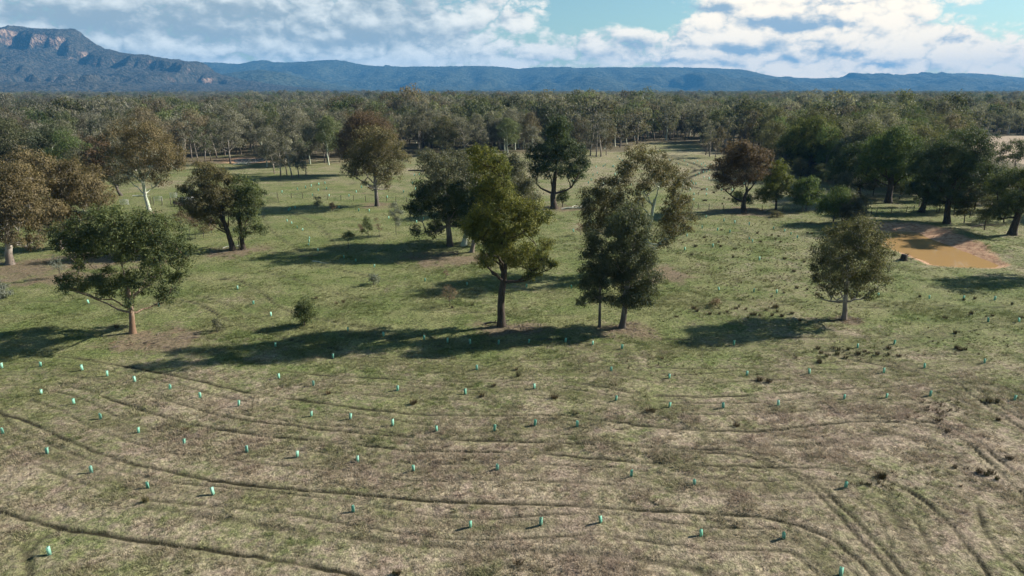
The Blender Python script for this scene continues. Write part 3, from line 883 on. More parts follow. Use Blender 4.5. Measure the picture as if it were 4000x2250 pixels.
def tree_obj(name, loc, meshes, label, cat='tree', group=None, rz=0.0):
    o = empty(name, loc, rz)
    t = link('trunk', meshes[0], o)
    link('limbs', meshes[1], t)
    link('crown', meshes[2], o)
    tag(o, label, cat, group)
    return o
TREES = []     # footprints, to keep woodland copies away
def hero(name, label, seed, Z, base, circ, leaf, bark, r0, top=None, depth=0.85, cat='tree', group=None, bz=None, rs=1.0, **kw):
    "circ: crown clumps as (x, y, r) in the enlargement Z; base in the same, or bz gives the base in photograph pixels"
    rng = np.random.default_rng(seed + 500)
    bu, bv = bz if bz else Z(*base)
    bx, by = gp(bu, bv)
    zb = gz(bx, by)
    b = np.array((bx, by, zb))
    P, rad = [], []
    for (cx, cy_, r) in circ:
        u, v = Z(cx, cy_)
        p, mpp = at(u, v, by)
        P.append(p - b)
        rad.append(r * 0.33343 * mpp * rs)
    P, rad = np.array(P), np.array(rad)
    mid = P.mean(axis=0)
    half = max(np.ptp(P[:, 0]) * 0.5 + rad.mean(), 1.2)
    cl = []
    for i, (p, r) in enumerate(zip(P, rad)):
        # how deep the crown is here: a rounded body
        k = math.sqrt(max(0.08, 1 - min(1.0, ((p[0] - mid[0]) / half) ** 2)))
        dd = half * depth * k * 0.62
        for sgn in ((-1, 1) if dd > r * 0.55 else (0,)):
            q = p.copy()
            q[1] += sgn * dd * rng.uniform(0.35, 1.0)
            q[2] += rng.normal() * r * 0.12 - (sgn * dd * 0.25)
            q[0] += rng.normal() * r * 0.12
            cl.append((q, np.array((r * 1.12, r * 1.12, r * 0.98))))
    if top is None:
        top = 0.62 * (P[:, 2].max())
    tx = float(np.clip(mid[0] * 0.55, -top * .35, top * .35))
    kw.setdefault('lean', (tx, 0.0))
    m = grow(name, seed, b, top, cl, leaf, bark, r0, **kw)
    TREES.append((bx, by, half * 0.8))
    return tree_obj(name, (bx, by, zb - 0.03), m, label, cat, group)

# ---- the single trees of the paddock
hero('spreading_tree', 'broad dark green gum with tan trunk alone at left of the grass', 1, Z4, (1002, 1352),
     [(1020, 520, 110), (870, 545, 110), (1170, 535, 110), (720, 600, 110), (570, 640, 80), (560, 730, 70), (1300, 660, 110), (1390, 730, 60), (980, 660, 130), (800, 730, 110), (1150, 740, 120), (1290, 790, 90),
      (620, 950, 65), (530, 1025, 50), (700, 1010, 90), (850, 960, 90), (900, 1060, 70), (1100, 1040, 100), (1220, 950, 90), (1330, 890, 50), (1130, 1120, 50), (720, 860, 60), (660, 710, 80), (1010, 830, 70)],
     'green', 'tan', 0.40, rs=0.95, depth=0.8, size=0.22, dens=1.12, top=5.6, droop=0.4, rlimb=0.5, twigs=3)
hero('leaning_tree', 'brownish tree with leaning black trunk, left of a touching pair', 2, Z4, (1758, 730),
     [(1570, 150, 70), (1530, 230, 70), (1650, 200, 80), (1720, 190, 55), (1390, 262, 36), (1450, 300, 45), (1500, 380, 75), (1600, 330, 100), (1470, 440, 55), (1560, 480, 75), (1680, 420, 85), (1640, 540, 50), (1730, 330, 60), (1600, 420, 80)],
     'mixed', 'dark', 0.55, size=0.24, lean=(-1.6, 0), top=7.0)
hero('upright_tree', 'greener tree with upright black trunk, right of a touching pair', 3, Z4, (1835, 722),
     [(1840, 205, 50), (1870, 280, 65), (1930, 290, 60), (1800, 300, 60), (1840, 400, 70), (1930, 370, 45), (1800, 500, 60), (1880, 500, 65), (1940, 570, 50), (1830, 590, 50), (1900, 440, 50)],
     'green', 'dark', 0.48, size=0.24, lean=(0.1, 0), top=6.5)
hero('white_trunk_gum', 'tall brown gum with bare white trunk and limbs behind the broad tree', 4, Z1, (0, 0),
     [(1050, 1010, 100), (930, 1070, 95), (1170, 1070, 95), (1260, 1170, 95), (1100, 1170, 130), (960, 1220, 90), (1290, 1250, 70), (880, 1170, 60), (1180, 1290, 80), (1040, 1320, 70), (1120, 1370, 45), (940, 1310, 50), (1330, 1220, 40)],
     'brown', 'white', 0.52, bz=(376, 533), size=0.30, dens=0.75, gap=0.2, top=9.5, rlimb=0.5, lean=(-0.6, 0))
hero('river_gum', 'large brown gum with pale trunk at the left edge, nearest of its clump', 5, Z4, (80, 835),
     [(30, 230, 120), (140, 150, 100), (60, 350, 110), (180, 290, 100), (270, 410, 95), (120, 450, 120), (30, 520, 100), (240, 520, 90), (150, 630, 80), (50, 670, 60), (190, 680, 55), (-80, 330, 140), (-70, 520, 120)],
     'brown', 'pale', 0.66, size=0.26, dens=0.9, top=8.5, gap=0.14)
hero('river_gum', 'wide bronze gum behind the leftmost gum, its right limbs over the grass', 6, Z4, (455, 722),
     [(190, 70, 90), (270, 140, 95), (320, 240, 90), (420, 110, 95), (500, 200, 110), (600, 250, 100), (690, 230, 80), (730, 330, 70), (650, 380, 80), (520, 340, 100), (420, 320, 100), (420, 450, 95), (550, 460, 85), (350, 550, 80), (450, 560, 70), (610, 140, 65), (700, 420, 40)],
     'brown', 'pale', 0.62, size=0.27, dens=0.9, top=9.0, gap=0.15)
hero('red_leaf_gum', 'narrow rust coloured gum left of the white trunked gum', 7, Z1, (0, 0),
     [(740, 1110, 62), (700, 1185, 62), (790, 1185, 55), (750, 1260, 60), (690, 1290, 45), (800, 1290, 40)], 'rust', 'grey', 0.30, bz=(250, 500), size=0.34, dens=0.8)
hero('grey_gum', 'grey brown gum between the bronze gum and the white trunked gum', 8, Z1, (0, 0),
     [(870, 1270, 70), (920, 1350, 70), (850, 1390, 60), (600, 1200, 70), (660, 1230, 60), (900, 1200, 50)], 'grey', 'grey', 0.45, bz=(305, 492), size=0.34, dens=0.8)
hero('paddock_gum', 'brownish gum with straight grey trunk standing alone before the woodland', 9, Z2, (270, 1551),
     [(270, 1075, 100), (160, 1140, 95), (380, 1120, 85), (440, 1185, 60), (300, 1190, 110), (120, 1240, 90), (60, 1300, 50), (200, 1280, 80), (380, 1280, 80), (310, 1340, 55), (205, 1405, 26), (330, 1400, 30)],
     'mixed', 'grey', 0.58, size=0.32, dens=0.72, gap=0.2, top=9.5, rlimb=0.5)
hero('crown_gum', 'tall dark brown gum rising behind the straight trunked paddock gum', 10, Z2, (110, 1320),
     [(200, 930, 90), (120, 960, 85), (300, 990, 90), (60, 1060, 90), (200, 1050, 100), (340, 1050, 60), (120, 1150, 80), (40, 1170, 60)], 'rust', 'grey', 0.6, size=0.36, dens=0.85, top=10)
hero('cluster_gum', 'dark green gum at the left of the central cluster, low limbs to the left', 11, Z5, (820, 690),
     [(640, 290, 75), (720, 400, 100), (600, 430, 75), (520, 430, 52), (640, 360, 80), (800, 330, 110), (760, 480, 80), (560, 590, 36), (680, 590, 36), (870, 430, 100), (720, 550, 50), (900, 540, 60), (570, 330, 40)],
     'dark', 'grey', 0.62, size=0.26, dens=0.9, top=8.5)
hero('cluster_gum', 'grey brown gum with white limbs at the back of the central cluster', 12, Z5, (925, 690),
     [(700, 110, 100), (850, 60, 100), (950, 130, 120), (800, 200, 100), (1000, 260, 110), (1330, 200, 100), (1420, 290, 80), (1250, 150, 105), (1390, 370, 70), (650, 40, 60), (1050, 400, 110), (740, 250, 80), (1200, 330, 110), (1460, 360, 40), (1320, 300, 90), (1360, 240, 70), (1280, 80, 70)],
     'grey', 'white', 0.55, size=0.28, dens=0.85, top=11, gap=0.18, rlimb=0.5)
hero('cluster_gum', 'dark green gum at the right of the central cluster, behind the tall gum', 13, Z5, (985, 740),
     [(1000, 330, 80), (1060, 420, 80), (930, 350, 75), (1000, 480, 75), (1070, 540, 60), (900, 260, 60), (960, 420, 70)],
     'dark', 'pale', 0.42, size=0.25, dens=0.9, top=8)
hero('tall_gum', 'tall olive green gum with long dark forked trunk in the centre foreground', 14, Z5, (1210, 1300),
     [(1270, 370, 75), (1180, 440, 95), (1330, 440, 95), (1080, 480, 95), (1450, 450, 75), (1545, 500, 58), (1220, 540, 105), (1080, 580, 95), (1380, 550, 75), (960, 560, 65), (1150, 660, 85), (1300, 660, 80), (1430, 570, 50), (1050, 650, 70),
      (1180, 760, 75), (1080, 820, 68), (1290, 790, 85), (1400, 720, 70), (1390, 820, 70), (1540, 715, 50), (1510, 800, 66), (1590, 850, 40), (1430, 930, 42), (1480, 870, 58), (1240, 620, 80), (1000, 500, 58), (1480, 510, 58), (1340, 500, 70), (1460, 780, 52), (1130, 720, 70), (1230, 700, 70), (1150, 560, 80), (990, 620, 52), (1010, 20, 52), (1095, 25, 80), (1180, 95, 72), (1100, 150, 92), (1230, 170, 50), (1150, 260, 95), (1080, 310, 75), (1240, 255, 52), (1030, 90, 52), (1200, 350, 75)],
     'yellow', 'dark', 0.54, size=0.21, dens=0.95, top=11.5, rlimb=0.55, lean=(0.1, 0.2), sub=0.40, low=0.46)
hero('dark_tree', 'dense dark green tree with thick black trunk in the middle distance', 15, Z2, (1605, 1574),
     [(1640, 950, 62), (1680, 1000, 55), (1590, 1000, 45), (1620, 1080, 80), (1700, 1110, 72), (1520, 1170, 80), (1440, 1170, 42), (1640, 1180, 100), (1760, 1190, 80), (1820, 1260, 52), (1480, 1270, 62), (1580, 1280, 80), (1720, 1290, 80), (1800, 1330, 52), (1440, 1330, 40)],
     'dark', 'dark', 0.85, size=0.34, dens=0.95, top=8.0, rlimb=0.5, gap=0.08)
hero('small_bush_tree', 'small green bush growing at the foot of the dense dark tree', 16, Z5, (1668, 400),
     [(1675, 300, 34), (1660, 345, 34), (1690, 335, 28)], 'green', 'dark', 0.12, size=0.3)
hero('slender_gum', 'slim dark gum with pale stem, left of the foreground pair', 17, Z5, (1948, 1305),
     [(1880, 620, 50), (1930, 700, 68), (1870, 760, 60), (1960, 790, 78), (1880, 870, 60), (2000, 900, 60), (1850, 1010, 48), (1900, 1050, 50), (1960, 1000, 60), (1820, 1130, 40), (1860, 1090, 42), (2010, 1110, 42), (1920, 940, 60), (1940, 860, 60), (1900, 660, 50), (1990, 840, 52), (1930, 1090, 46), (1880, 960, 52)],
     'sage', 'grey', 0.20, size=0.20, dens=0.9, top=9.0, lean=(0.1, 0), gap=0.15)
hero('columnar_gum', 'tall columnar green gum with dark foot, right of the foreground pair', 18, Z5, (2120, 1312),
     [(2180, 450, 68), (2100, 500, 68), (2240, 520, 78), (2060, 590, 68), (2170, 620, 95), (2290, 640, 68), (2090, 720, 78), (2220, 760, 95), (2320, 780, 58), (2080, 860, 68), (2200, 900, 95), (2320, 920, 68), (2100, 1000, 68),
      (2250, 1040, 86), (2350, 1030, 40), (2090, 1120, 58), (2200, 1140, 68), (2300, 1130, 48), (2150, 540, 70), (2160, 700, 80), (2150, 820, 80), (2150, 960, 80), (2180, 1060, 70), (2290, 860, 60), (2290, 1000, 60)],
     'sage', 'grey', 0.42, size=0.21, dens=0.95, top=11, gap=0.12, lean=(0.5, 0))
hero('white_limbed_gum', 'wide olive brown gum with bare white limbs behind the foreground pair', 19, Z5, (0, 0),
     [(2200, 60, 75), (2310, 45, 78), (2140, 125, 40), (2400, 120, 78), (2500, 180, 70), (2550, 260, 62), (2570, 380, 78), (2560, 500, 78), (2480, 560, 78), (2440, 640, 68), (2400, 700, 42), (2100, 210, 78), (2000, 270, 70), (1900, 310, 80), (1860, 400, 60),
      (1900, 480, 80), (2040, 380, 88), (1980, 560, 60), (2120, 320, 70), (2300, 220, 70), (1860, 560, 50), (2560, 590, 50), (2250, 320, 60), (2400, 220, 52), (2200, 420, 62), (2480, 430, 52), (2020, 480, 72), (2440, 200, 45), (2120, 450, 60), (2500, 330, 50), (2480, 500, 50)],
     'mixed', 'white', 0.46, bz=(1612, 684), size=0.24, dens=0.85, top=10.5, gap=0.2, rlimb=0.6, lean=(1.2, 0), depth=0.7)
hero('round_gum', 'rounded olive gum with pale forked trunk, alone on the right', 20, Z6, (1215, 1252),
     [(1300, 570, 78), (1220, 610, 78), (1390, 610, 78), (1160, 660, 68), (1460, 670, 75), (1260, 710, 95), (1080, 745, 75), (1400, 740, 95), (1500, 765, 55), (1140, 820, 85), (1280, 830, 95), (1440, 860, 80), (1060, 860, 52), (1080, 930, 48), (1200, 930, 76),
      (1350, 940, 88), (1460, 950, 58), (1040, 960, 36), (1130, 1000, 55), (1260, 1000, 50), (1380, 1030, 50), (1180, 1050, 36), (1080, 1080, 28), (1350, 1085, 36)],
     'gum', 'pale', 0.36, size=0.20, dens=0.85, top=5.2, gap=0.15, rlimb=0.55)
hero('red_crown_tree', 'rust brown spreading tree with black forked trunk at the right woodland edge', 21, Z6, (465, 442),
     [(420, 40, 70), (350, 90, 80), (480, 80, 75), (560, 60, 60), (290, 150, 60), (400, 150, 80), (330, 230, 52), (540, 190, 60), (440, 215, 45), (390, -20, 70), (490, -10, 60), (600, 20, 50), (620, 110, 60), (270, 90, 40)],
     'rust', 'dark', 0.62, size=0.32, dens=0.85, top=5.0, rlimb=0.6, lean=(0.3, 0))
hero('olive_tree', 'olive green tree leaning out beside the rust brown spreading tree', 22, Z6, (705, 420),
     [(740, 150, 62), (770, 220, 56), (700, 250, 72), (630, 280, 55), (660, 330, 50), (740, 300, 52), (600, 320, 40), (650, 190, 52), (690, 100, 40)],
     'olive', 'dark', 0.30, size=0.32, dens=0.9)
hero('paddock_shrub', 'low green thicket beneath the rust brown spreading tree', 23, Z6, (440, 420), [(430, 330, 45), (500, 350, 40), (400, 360, 30)], 'bright', 'dark', 0.12, size=0.3)
hero('bushy_tree', 'small bushy green tree with several stems at the woodland edge', 24, Z6, (930, 430),
     [(940, 265, 70), (880, 305, 60), (1010, 320, 52), (960, 340, 62), (900, 350, 55), (920, 225, 36)], 'bright', 'grey', 0.25, size=0.32, dens=0.9, top=3.2)
hero('bushy_tree', 'fresh green small tree just left of the dam', 25, Z6, (1135, 530),
     [(1150, 345, 70), (1200, 370, 55), (1080, 420, 52), (1130, 420, 62), (1100, 380, 50)], 'bright', 'grey', 0.22, size=0.28, dens=0.9)
hero('bushy_tree', 'grey green small tree at the near end of the dam', 26, Z6, (1190, 540),
     [(1300, 375, 68), (1345, 385, 45), (1260, 430, 62), (1230, 460, 52), (1330, 450, 45), (1270, 490, 40)], 'grey', 'grey', 0.22, size=0.28, dens=0.9)
hero('grey_sapling_tree', 'narrow grey gum behind the small trees by the dam', 27, Z6, (1205, 400),
     [(1210, 185, 50), (1215, 240, 55), (1190, 290, 50), (1235, 320, 45)], 'grey', 'grey', 0.2, size=0.32)
# ---- the dark wood on the right
hero('wood_gum', 'yellow green topped big gum rising from the right woodland', 28, Z3T, (945, 1325),
     [(960, 975, 80), (880, 1000, 72), (1060, 1030, 80), (820, 1060, 60), (1130, 1090, 62), (950, 1080, 110), (1070, 1140, 82), (860, 1140, 72), (980, 1200, 75), (1120, 1200, 55)], 'olive', 'dark', 0.9, size=0.36, dens=0.95, top=9)
hero('wood_gum', 'big green gum with dark trunk standing behind the dam', 29, Z3T, (1550, 1530),
     [(1600, 1095, 100), (1480, 1105, 82), (1720, 1125, 75), (1440, 1190, 75), (1580, 1210, 110), (1720, 1230, 82), (1650, 1320, 92), (1480, 1310, 82), (1400, 1260, 55), (1780, 1200, 40), (1560, 1060, 60)], 'bright', 'dark', 0.9, size=0.32, dens=0.95, top=9)
hero('wood_gum', 'wide dark green gum overhanging the far bank of the dam', 30, Z3T, (1990, 1690),
     [(2050, 1090, 100), (2180, 1120, 92), (1950, 1180, 92), (2100, 1240, 120), (2250, 1220, 82), (1900, 1320, 82), (2050, 1390, 110), (2200, 1370, 100), (2320, 1330, 82), (1960, 1490, 72), (2100, 1510, 82), (2300, 1460, 72), (1900, 1440, 60)], 'dark', 'dark', 0.75, size=0.28, dens=0.95, top=10)
hero('wood_gum', 'dark gum with white dead limb at the right edge by the dam', 31, Z3T, (2485, 1775),
     [(2450, 1370, 82), (2540, 1340, 75), (2400, 1430, 62), (2520, 1480, 92), (2420, 1550, 72), (2570, 1580, 82), (2380, 1620, 42), (2640, 1450, 90)], 'green', 'dark', 0.8, size=0.27, dens=0.9, top=8)
hero('thin_gum', 'thin open crowned gum against the pale field at the right edge', 32, Z3T, (2510, 1390),
     [(2480, 1100, 42), (2420, 1150, 34), (2550, 1120, 45), (2530, 1190, 42), (2450, 1200, 34), (2400, 1205, 24), (2590, 1160, 40)], 'green', 'grey', 0.3, size=0.32, dens=0.8)
hero('wood_gum', 'dark green gum filling the gap between the two big right gums', 33, Z3T, (1330, 1480),
     [(1300, 1160, 80), (1230, 1230, 75), (1360, 1260, 80), (1270, 1330, 75), (1380, 1370, 65), (1180, 1310, 60)], 'dark', 'dark', 0.7, size=0.34, dens=0.95)
hero('wood_gum', 'dark gum behind the far bank with shaded lower crown', 34, Z3T, (1800, 1600),
     [(1850, 1180, 80), (1800, 1290, 80), (1880, 1380, 80), (1780, 1420, 75), (1840, 1500, 60)], 'dark', 'dark', 0.7, size=0.32, dens=0.95)
hero('edge_gum', 'gum just outside the right edge whose shadow falls across the grass', 35, zA((0, 0)), (0, 0),
     [(8130, 1500, 90), (8000, 1560, 85), (8250, 1560, 85), (8080, 1660, 95), (8200, 1680, 95), (7990, 1700, 65), (8120, 1790, 75), (8280, 1700, 60)], 'mixed', 'grey', 0.5, bz=(2705, 690), size=0.3, dens=0.85)
# ---- saplings and shrubs
def sapling(name, label, seed, Z, base, circ, leaf, bark='grey', r0=0.06, group=None, size=0.17, dens=0.7, cat='sapling', **kw):
    return hero(name, label, seed, Z, base, circ, leaf, bark, r0, cat=cat, group=group, size=size, dens=dens, twigs=2, **kw)
sapling('sapling', 'tallest grey sapling with bare lower stem left of the central cluster', 40, Z5, (415, 612), [(405, 400, 32), (420, 440, 34), (390, 460, 26), (410, 500, 28), (425, 535, 20)], 'pale')
sapling('sapling', 'bushy green sapling second left of the central cluster', 41, Z5, (210, 635), [(190, 500, 24), (185, 545, 30), (215, 565, 24), (170, 590, 22)], 'green')
sapling('sapling', 'thin pinkish sapling between the two green saplings', 42, Z5, (290, 630), [(268, 500, 16), (272, 540, 18), (285, 570, 18)], 'pink', size=0.14, dens=0.4)
sapling('sapling', 'low dark sapling farthest left in the row of saplings', 43, Z5, (55, 708), [(50, 610, 30), (75, 625, 22), (25, 630, 20)], 'green')
sapling('sapling', 'small pinkish sapling beside the bushy green sapling', 44, Z5, (155, 608), [(140, 540, 18), (150, 565, 20)], 'pink', size=0.14, dens=0.4)
sapling('sapling', 'leafy dry sapling on the grass before the central cluster', 45, Z5, (820, 1150), [(815, 1020, 34), (790, 1060, 30), (840, 1050, 28), (820, 1085, 26)], 'pink', 'grey', 0.05, size=0.13, dens=0.3, gap=.25)
sapling('sapling', 'small dry bush higher up the grass before the central cluster', 46, Z5, (790, 935), [(790, 895, 18), (800, 912, 16)], 'pink', size=0.14, dens=0.4)
sapling('shrub', 'round silvery shrub on the grass left of the central cluster', 47, Z5, (245, 985), [(245, 930, 26), (235, 955, 28), (260, 955, 22)], 'pale', size=0.15, cat='shrub')
sapling('shrub', 'dense rounded dark shrub standing alone on the left grass', 48, Z4, (2295, 1298), [(2280, 1150, 42), (2330, 1160, 38), (2250, 1195, 40), (2310, 1210, 55), (2345, 1220, 36), (2270, 1240, 42), (2315, 1260, 32)], 'green', 'dark', 0.08, size=0.17, dens=1.0, cat='shrub')
sapling('shrub', 'small round bush left of the dense dark shrub', 49, Z4, (1638, 1335), [(1632, 1275, 24), (1650, 1300, 26), (1620, 1310, 20)], 'grey', size=0.15, dens=.9, cat='shrub')
sapling('sapling', 'grey sapling with bare stem near the left gums', 50, Z4, (460, 945), [(440, 790, 26), (430, 830, 30), (455, 860, 24), (420, 850, 20)], 'pale', dens=.5)
sapling('shrub', 'grey green shrub cut by the left edge', 51, Z4, (10, 1095), [(10, 1000, 36), (30, 1050, 34), (-20, 1040, 40), (5, 1080, 30)], 'pale', size=0.17, dens=.9, cat='shrub')
sapling('sapling', 'sparse dry sapling right of the centre, beside the white limbed gum', 52, Z5, (1805, 612), [(1800, 540, 26), (1815, 570, 24), (1790, 575, 18)], 'pink', size=0.15, dens=0.35)
sapling('sapling', 'lone sapling left of the far guards by the fence line', 53, Z4, (2400, 412), [(2395, 340, 18), (2400, 375, 24), (2385, 390, 18)], 'grey')
sapling('sapling', 'dry pinkish sapling in the shade by the fence line', 54, Z4, (2510, 430), [(2505, 385, 18), (2512, 405, 20)], 'pink')
for i, (x, y, t) in enumerate([(1430, 650, 450), (1475, 645, 470), (1540, 640, 520), (1595, 600, 500), (1370, 600, 440), (1320, 590, 470)]):
    sapling('dry_sapling', 'thin pinkish sapling in the cluster left of the touching pair', 60 + i, Z4, (x, y), [(x - 5, t + 12, 24), (x + 6, t + 40, 28), (x - 10, t + 70, 24)], ('pink', 'rust', 'mixed')[i % 3], group='pinkish saplings left of the touching pair', size=0.18, dens=0.5)
sapling('shrub', 'sprawling shrub on the earth bank below the rust brown tree', 70, Z6, (710, 480), [(700, 455, 26), (730, 462, 26), (680, 466, 18)], 'mixed', size=0.2, cat='shrub')
sapling('shrub', 'small dry bush beside the upper group of tussocks', 71, Z6, (250, 1150), [(250, 1110, 26), (235, 1125, 22), (265, 1128, 20)], 'pink', size=0.12, dens=.4, cat='shrub')

# ------------------------------------------------------------------ woodland
def proto(name, seed, h, w, clear, nc, leaf, bark, size, dens, r0, twigs=1, stems=1, limbs=True):
    "a woodland tree of height h, crown width w, clear trunk fraction clear"
    rng = np.random.default_rng(seed)
    cl = []
    for i in range(nc):
        t = (i + 0.5) / nc
        z = h * (clear + (1 - clear) * (0.12 + 0.82 * t))
        # widest a little above the middle of the crown
        prof = math.sin(math.pi * (0.16 + 0.74 * t)) ** 0.7
        a = rng.uniform(0, 2 * math.pi)
        d = w * 0.5 * prof * math.sqrt(rng.uniform(0.05, 0.75))
        r = w * rng.uniform(0.15, 0.24) * (0.7 + 0.4 * prof)
        cl.append((np.array((math.cos(a) * d, math.sin(a) * d, z)), np.array((r, r, r * 0.75))))
    m = grow(name, seed, None, h * (clear + 0.5 * (1 - clear)), cl, leaf, bark, r0, size=size, dens=dens, rlimb=0.6, twigs=twigs, sub=0.5, gap=0.12, sides=6, lean=(rng.normal() * 0.05 * h, rng.normal() * 0.05 * h))
    return m
PROTO = []
spec = [  # height, width, clear, clumps, leaf, bark
 (17.5, 12.5, .22, 15, 'wood', 'grey'), (15.5, 11.0, .19, 13, 'wood', 'pale'), (19.0, 12.0, .26, 15, 'wood', 'white'), (13.5, 7.0, .24, 10, 'wood', 'grey'),
 (14.5, 6.5, .34, 10, 'wood', 'pale'), (16.5, 14.0, .18, 16, 'wood', 'white'), (12.0, 9.0, .16, 11, 'wood', 'pale'),
 (16.5, 13.5, .14, 16, 'woodg', 'dark'), (14.5, 12.5, .12, 15, 'woodg', 'dark'), (17.5, 12.0, .16, 15, 'woodg', 'grey')]
for i, (h, w, c, n, lf, bk) in enumerate(spec):
    PROTO.append((proto('woodland_gum%d' % i, 300 + i, h, w, c, n, lf, bk, 0.46, 0.60, 0.028 * h * 0.75), h))

rng = np.random.default_rng(77)
def scatter(y0, y1, sp):
    "jittered places behind the woodland's edge"
    out = []
    y = y0
    while y < y1:
        s = sp(y)
        lim = 0.84 * y + 12
        n = int(2 * lim / s)
        x = np.linspace(-lim, lim, n) + rng.uniform(-0.48, 0.48, n) * s
        Y = y + rng.uniform(-0.5, 0.5, n) * s
        out.append(np.stack([x, Y], 1))
        y += s * 0.92
    return np.vstack(out)
P = scatter(120, 700, lambda y: np.interp(y, [120, 260, 400, 700], [8.2, 7.9, 8.4, 9.0]))
k = P[:, 1] > edge_y(P[:, 0], P[:, 1]) * (1.03 + 0.20 * fbm(P[:, 0] / 26, P[:, 1] / 60, 2, 19))
k &= ~inside(P[:, 0], P[:, 1], field_xy)
pu = 1288 + FPX * P[:, 0] / P[:, 1] * 0.985
# glades: thin the trees out where light ground shows between them
thin = fbm(P[:, 0] / 38, P[:, 1] / 38, 2, 12) + 0.35 * (pu < 330) * (P[:, 1] < 260)
k &= rng.uniform(size=len(P)) > np.where(P[:, 1] < 420, np.clip(0.10 + thin * 0.9, 0, .85) * np.where(pu > 1850, 0.5, 1), 0.04)
k &= ~((pu > 2385) & (P[:, 1] < 400) & (P[:, 1] > 150))
d_pool = seg_dist(P[:, 0], P[:, 1], pool_xy, 40)
k &= (d_pool > 9) & ~inside(P[:, 0], P[:, 1], pool_xy)
# keep the view line from the camera to the far pool open
pu0 = 1288 + FPX * P[:, 0] / P[:, 1] * 0.985
k &= ~((pu0 > 575) & (pu0 < 668) & (P[:, 1] < pool_xy[:, 1].mean() + 8))
for (tx, ty, tr) in TREES:
    k &= np.hypot(P[:, 0] - tx, P[:, 1] - ty) > tr * 0.75 + 1.5
P = P[k]
P = P[np.argsort(P[:, 1] + 0.15 * np.abs(P[:, 0]))]
u_of = 1288 + FPX * P[:, 0] / P[:, 1] * 0.985
vis = (u_of > -60) & (u_of < 2640)
ind = P[vis][:252]
rest = np.vstack([P[vis][252:], P[~vis]])
# single trees and groups noted in front of the edge: (u, v of the foot, kind, scale)
FRONT = [(515, 408, 3, .95), (498, 406, 4, .9), (530, 404, 6, .8), (580, 412, 0, 1.0), (706, 443, 1, .80), (735, 447, 4, .82), (752, 446, 6, .85), (722, 440, 3, .8), (690, 436, 6, .85), (770, 441, 4, .78),
         (672, 420, 5, .8), (1485, 392, 4, 1.15), (1500, 395, 3, 1.1), (1512, 394, 4, 1.2), (1470, 390, 3, 1.0), (1525, 390, 6, .9), (1455, 388, 1, .9), (1345, 396, 6, 1.0), (1785, 394, 4, 1.0), (1800, 396, 6, .95), (1775, 390, 3, 1.0)]
# the dark belt along the right: (u, v, kind, scale)
BELT = [(1935, 420, 7, .9), (1975, 436, 8, .8), (2075, 452, 9, .85), (2110, 436, 7, 1.0), (2160, 462, 8, .85), (2195, 446, 7, .95), (2275, 470, 8, .9), (2325, 492, 9, .8), (2305, 450, 7, .95), (2352, 474, 7, .85), (2075, 425, 9, .95),
        (2412, 505, 8, .66), (2450, 530, 7, .62), (2500, 512, 8, .6), (2440, 480, 8, .6), (2150, 425, 8, 1.0), (2240, 440, 9, .95), (2020, 425, 8, .9), (2570, 530, 8, .62), (2380, 455, 8, .72)]
wood_group = 'gum trees of the woodland beyond the paddock'
def put_wood(x, y, kind, sc, rz, label, group):
    m, h = PROTO[kind]
    o = tree_obj('woodland_gum', (x, y, gz(x, y) - 0.05), m, label, 'tree', group, rz)
    o.scale = (sc * rng.uniform(.92, 1.08), sc * rng.uniform(.92, 1.08), sc)
    return o
for u, v, kd, sc in FRONT:
    x, y = gp(u, v)
    if u < 560: lab, gr = 'slim gum with dark stems on the far bank left of the small pool', 'gums beside the small pool'
    elif u < 600: lab, gr = 'big gum with black trunk standing right beside the small far pool', None
    elif u < 800: lab, gr = '%s gum in the clump right of the small pool, %s stem' % ({0: 'broad', 1: 'rounded', 3: 'slim', 4: 'tallest slim', 5: 'widest', 6: 'short'}[kd], 'leftmost' if u < 690 else 'left' if u < 715 else 'middle' if u < 740 else 'right' if u < 760 else 'rightmost'), 'gums of the clump right of the small pool'
    elif u < 1400: lab, gr = 'low grey gum at the woodland edge left of the dense dark tree', None
    elif u < 1600: lab, gr = 'gum with bare pale stems in the stand just behind the dense dark tree', 'gums of the stand behind the dense dark tree'
    else: lab, gr = 'gum at the far end of the open grass, left of the rust brown tree', 'gums at the far end of the open grass'
    put_wood(x, y, kd, sc, rng.uniform(0, 6.28), lab, gr)
KINDS = ['broad grey gum', 'rounded pale stemmed gum', 'tall white limbed gum', 'slim grey gum', 'slim gum with long pale stem', 'wide low branched gum', 'short pale stemmed gum', 'broad dark gum', 'squat dark gum', 'tall dark gum']
PLACES = [(150, 'behind the leftmost gum'), (330, 'behind the bronze gum'), (480, 'behind the white trunked gum'), (680, 'around the small pool'), (860, 'behind the clump by the pool'), (1050, 'behind the paddock gum'), (1300, 'behind the central cluster'),
          (1560, 'behind the dense dark tree'), (1750, 'past the open grass'), (2000, 'behind the rust brown tree'), (2250, 'behind the small bushy trees'), (2450, 'behind the dam'), (9999, 'at the right edge')]
UNDER = [(2012, 455), (2062, 472), (2135, 486), (2196, 492), (2262, 502), (2312, 520), (2362, 536), (2100, 462), (2182, 476), (2425, 562), (2476, 580), (1950, 446), (2345, 505), (2290, 488), (2230, 470), (2525, 560), (2400, 530)]
for i, (u, v) in enumerate(UNDER):
    x, y = gp(u, v)
    if np.min(np.hypot(pond_xy[:, 0] - x, pond_xy[:, 1] - y)) > 9:
        put_wood(x, y, (8, 7, 6)[i % 3], (.46, .38, .55)[i % 3], rng.uniform(0, 6.28), '%s young gum under the dark belt %s' % (('squat', 'broad', 'pale stemmed')[i % 3], 'left of the dam' if u < 2200 else 'behind the dam'), 'young gums under the dark belt')
